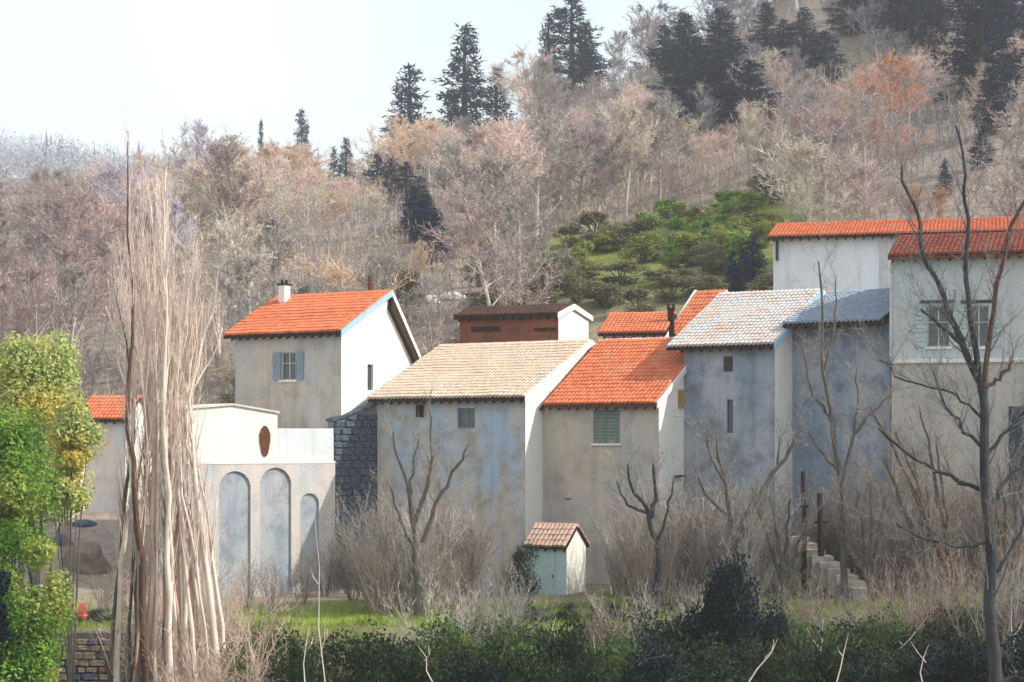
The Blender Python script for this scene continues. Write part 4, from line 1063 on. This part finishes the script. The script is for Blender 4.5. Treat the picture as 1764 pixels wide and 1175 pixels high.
for i, (bx, tops, mk, lb) in enumerate((
 (1642, ((1500,700),(1540,745),(1585,700),(1612,760),(1560,820)), 'branchbrown', 'wide bare shrub with reddish stems leaning left, beside the dark forked tree'),
 (1600, ((1520,790),(1545,850),(1600,830),(1570,770)), 'barkgrey', 'grey bare shrub left of the reddish-stemmed shrub'),
 (1500, ((1440,870),(1470,840),(1500,830),(1530,850)), 'barkgrey', 'low grey bare shrub above the pale stone steps'),
 (1745, ((1700,830),(1725,800),(1750,790),(1775,820)), 'barkbrown', 'brown bare shrub at the right edge of the view'),
 (1350, ((1300,870),(1330,850),(1360,860),(1390,900)), 'barkgrey', 'grey bare shrub left of the weathered posts'))):
    limb_tree('bare_shrub', lb, 84.6+i*.5, [([(bx,1040),(bx,1010)],6,5)] + [([(bx,1015),(lerp(bx,t[0],.35),lerp(1010,t[1],.4)),(lerp(bx,t[0],.7),lerp(1010,t[1],.75)),t],4.5,1.3) for t in tops],
              M[mk], twn=3, seed=20+i, dens=.7, cat='shrub', twcol=(.22,.17,.14), group='bare shrubs in front of the houses')

# ---- many bare shrubs along the terrace
SHM = []
for i in range(5):
    r = random.Random(500+i); tr = MB(); cr = MB()
    for s_ in range(13):
        a = r.uniform(0, 6.28); d = Vector((math.cos(a)*r.uniform(.1,.55), math.sin(a)*r.uniform(.1,.55), 1)).normalized(); L = r.uniform(2.0,3.6)
        bp, bd = bend_path(r, Vector((math.cos(a)*.15, math.sin(a)*.15, -.2)), d, L, 6, .07, .03); w0 = r.uniform(.018,.04)
        tr.tube(bp, [w0*(1-.13*j) for j in range(7)], 5, False)
        for q in range(12):
            g = r.uniform(1, 5.99); j = int(g); p = bp[j].lerp(bp[j+1] if j < 6 else bp[j], g-j); d2 = (bd*.8+rdir(r)*.6+Vector((0,0,.3))).normalized()
            sp, sd_ = bend_path(r, p, d2, L*r.uniform(.2,.4), 3, .12, .05); tr.tube(sp, [.010,.008,.006,.003], 3, False)
            for pt in sp[1:]: spray(cr, r, pt, sd_, .45, .014, 2, 2)
    a, b = bpy.data.meshes.new('stem'), bpy.data.meshes.new('crown')
    a.from_pydata(tr.v, [], tr.f); b.from_pydata(cr.v, [], cr.f); a.materials.append(TRUNKC); b.materials.append(TWIG); SHM.append((a, b))
ZF = [(-999,240,'left of the poplar clump'), (240,480,'below the white annex'), (480,650,'below the shadow-dark rubble wall'), (650,900,'below the blue-grey house'), (900,1010,'by the garden shed'),
      (1010,1180,'below the red-roofed house'), (1180,1370,'below the slate-grey house'), (1370,1530,'by the stone steps'), (1530,9999,'below the right-hand house')]
SC = {'grey': (.27,.25,.22), 'brown': (.24,.15,.11), 'peach': (.62,.43,.34), 'pale': (.60,.52,.45), 'dark': (.09,.065,.05)}
items = []; r = random.Random(77)
spots = [(px, Y) for px, Y in ((600,98),(625,96),(578,99),(560,97),(608,94))]
spots = [(a, b, 'dark', .75) for a, b in spots]
for i in range(125):
    px = 640 + 1130*i/125 + r.uniform(-14,14); Y = r.choice([r.uniform(86,93), r.uniform(74,82), r.uniform(88,94)])
    if 850 < px < 1060 and Y < 94: continue
    if px < 760 and Y < 83: continue
    if 1335 < px < 1510 and Y < 92 and Y > 82: continue
    spots.append((px, Y, r.choice(['grey','brown','grey','dark','pale','brown'] if px < 1450 else ['brown','dark','brown','dark','grey']), r.uniform(.85,1.4)))
for i in range(15): spots.append((255+150*i/15+r.uniform(-8,8), r.uniform(66,80), r.choice(['peach','pale','peach','brown']), r.uniform(.9,1.5)))
for px, Y in ((425,92),(470,90),(520,93),(180,88),(215,90),(90,92),(865,93),(1060,93)): spots.append((px, Y, 'brown', .55))
for px, Y, cn_, sc in spots:
    g = on_ground(px, Y); o = thing('bare_shrub', '', 'shrub', g, r.uniform(0,6.28), 'bare shrubs in front of the houses'); o.scale = (sc*1.1, sc*1.1, sc*1.15)
    a, b = r.choice(SHM); t = link('stem', a, o); c = link('crown', b, o); cc = SC[cn_]; t.color = (*[v*.8 for v in cc], 1); c.color = (*cc, 1)
    items.append((o, f"{cn_} bare shrub {'at the foot of the terrace' if Y < 83 else 'on the terrace'} {zone(px, ZF)}", px))
number_labels(items)
# ---- dark green shrubs along the bottom
items = []; r = random.Random(78)
rowb = []
for i in range(34):
    px = 415 + 1390*i/34 + r.uniform(-16,16); rowb.append((px, r.uniform(73,79), r.uniform(2.4,3.8), r.uniform(2.7,3.2) if px < 760 else r.uniform(3.3,4.4), r.choice(['dark','mid','mid','dark'] if px > 640 else ['mid','dull','dark'])))
for i in range(26):
    px = 430 + 1380*i/26 + r.uniform(-20,20); rowb.append((px, r.uniform(63,70), r.uniform(2.6,4.0), r.uniform(4.0,5.4), r.choice(['dark','navy','dark','mid'])))
for px, Y, W_, H_, key in rowb:
    nm = {'dark':'dark green','mid':'mid green','dull':'dull olive','navy':'blue-black'}[key]
    bush('leafy_shrub', 'shrub', 'leafy shrubs along the foot of the terrace', key, 400+int(px)%3, px, Y, W_, H_, items, f"{nm} leafy shrub in the {'back' if Y > 71 else 'front'} row {zone(px, ZF)}", n=4200, ls=.075, lumps=20)
for px, Y, W_, H_ in ((1272,70,2.6,6.9), (1225,72,2.9,5.4), (1318,73,2.6,4.9), (1250,71.5,3.2,6.1)):
    bush('leafy_shrub', 'shrub', 'leafy shrubs along the foot of the terrace', 'navy', 409+int(px)%3, px, Y, W_, H_, items, "tall blue-black evergreen shrub below the slate-grey house", n=16000, ls=.06, lumps=34)
for px, Y, W_, H_ in ((905,85.2,1.3,.8),(935,85,1.2,.7),(975,85.4,1.3,.9),(1030,85,1.0,1.0),(1058,85.2,1.0,.9),(1105,85.4,.9,1.2),(905,89.5,1.6,3.0),(175,85.4,1.5,.7),(210,85.6,1.2,.8)):
    bush('low_shrub', 'shrub', 'low dark shrubs on the grass strip', 'dark', 400, px, Y, W_, H_, items, f"low dark green shrub on the grass strip {zone(px, ZF)}", n=4200, ls=.075, lumps=20)
number_labels(items)

# ---- pale dead stalks among the dark shrubs
items = []; r = random.Random(79)
for i, (px, py0, px1, py1) in enumerate(((525,1175,535,1070),(545,1140,560,1060),(635,1175,627,1110),(745,1160,718,1110),(938,1150,958,1060),(1012,1175,1022,1095),(1170,1160,1205,1060),(1400,1175,1418,1065),(1440,1180,1462,1090),(1500,1130,1600,1060),(1590,1180,1600,1110),(1750,1170,1742,1030),(560,1000,540,870),(480,1180,470,1090),(860,1180,875,1080),(1100,1180,1090,1090),(1530,1080,1480,1180),(1290,1030,1340,1100))):
    Y = r.uniform(58, 76); a = at(px, max(py0, 1175), Y); rs_ = r.uniform(.5, 1.1); b = at(px1, py1, Y); g = terr(a.x, Y)
    o = thing('dead_stalk', '', 'branch', (a.x, Y, g)); a = a-Vector((a.x, Y, g)); b = b-Vector(at(px,0,Y).xy.to_3d())-Vector((0,0,g)); mb = MB()
    k1, k2 = r.uniform(-.14,.14), r.uniform(-.14,.14); mb.tube([(a.x*.5,0,-.2), tuple(a), tuple(a.lerp(b,.3)+Vector((k1,0,0))), tuple(a.lerp(b,.65)+Vector((k2,0,0))), tuple(b)], [q*rs_ for q in (.034,.03,.026,.018,.006)], 6); mb.build('stem', M['barkpale'], o)
    mb = MB(); p_ = a.lerp(b,.55); s_ = r.choice((-1,1)); g_ = r.uniform(.3,1.1); mb.tube([tuple(p_), tuple(p_+Vector((s_*.28*g_,r.uniform(-.2,.2),.35*g_))), tuple(p_+Vector((s_*r.uniform(.2,.7)*g_,r.uniform(-.3,.3),.75*g_)))], [.014,.010,.004], 5); mb.build('side_branch', M['barkpale'], o)
    items.append((o, f"pale dead stalk standing among the leafy shrubs {zone(px1, ZF)}", px1))
number_labels(items)

# ---- grass on the terrace
mb = MB(); r = random.Random(80)
for i in range(52000):
    Y = r.choice([83.9, 84.2])+abs(r.gauss(0, 2.6)); px = r.uniform(40, 1800); x = (px-PX0)/F*Y; z = terr(x, Y)
    if Y < 84: continue
    twig(mb, Vector((x, Y, z-.03)), (Vector((0,0,1))+rdir(r)*.45).normalized(), r.uniform(.10,.38), .035, r)
gm = simple('grass_blades', (0.36,0.44,0.08), (0.20,0.28,0.05), .5, lo=.4, hi=.6)
mb.build('grass', gm, kind='stuff')

# ------------------------------------------------------------------ air
hz = MB(); hz.box(-1000, 1000, -80, 1500, -16, 130)
hm = bpy.data.materials.new('haze'); hm.use_nodes = True; n_ = hm.node_tree; n_.nodes.clear()
oo = n_.nodes.new('ShaderNodeOutputMaterial'); pv = n_.nodes.new('ShaderNodeVolumePrincipled')
pv.inputs['Color'].default_value = (.95,.97,1,1); pv.inputs['Density'].default_value = HAZE; pv.inputs['Anisotropy'].default_value = 0.2
n_.links.new(pv.outputs[0], oo.inputs['Volume']); hz.build('haze', hm, kind='stuff')
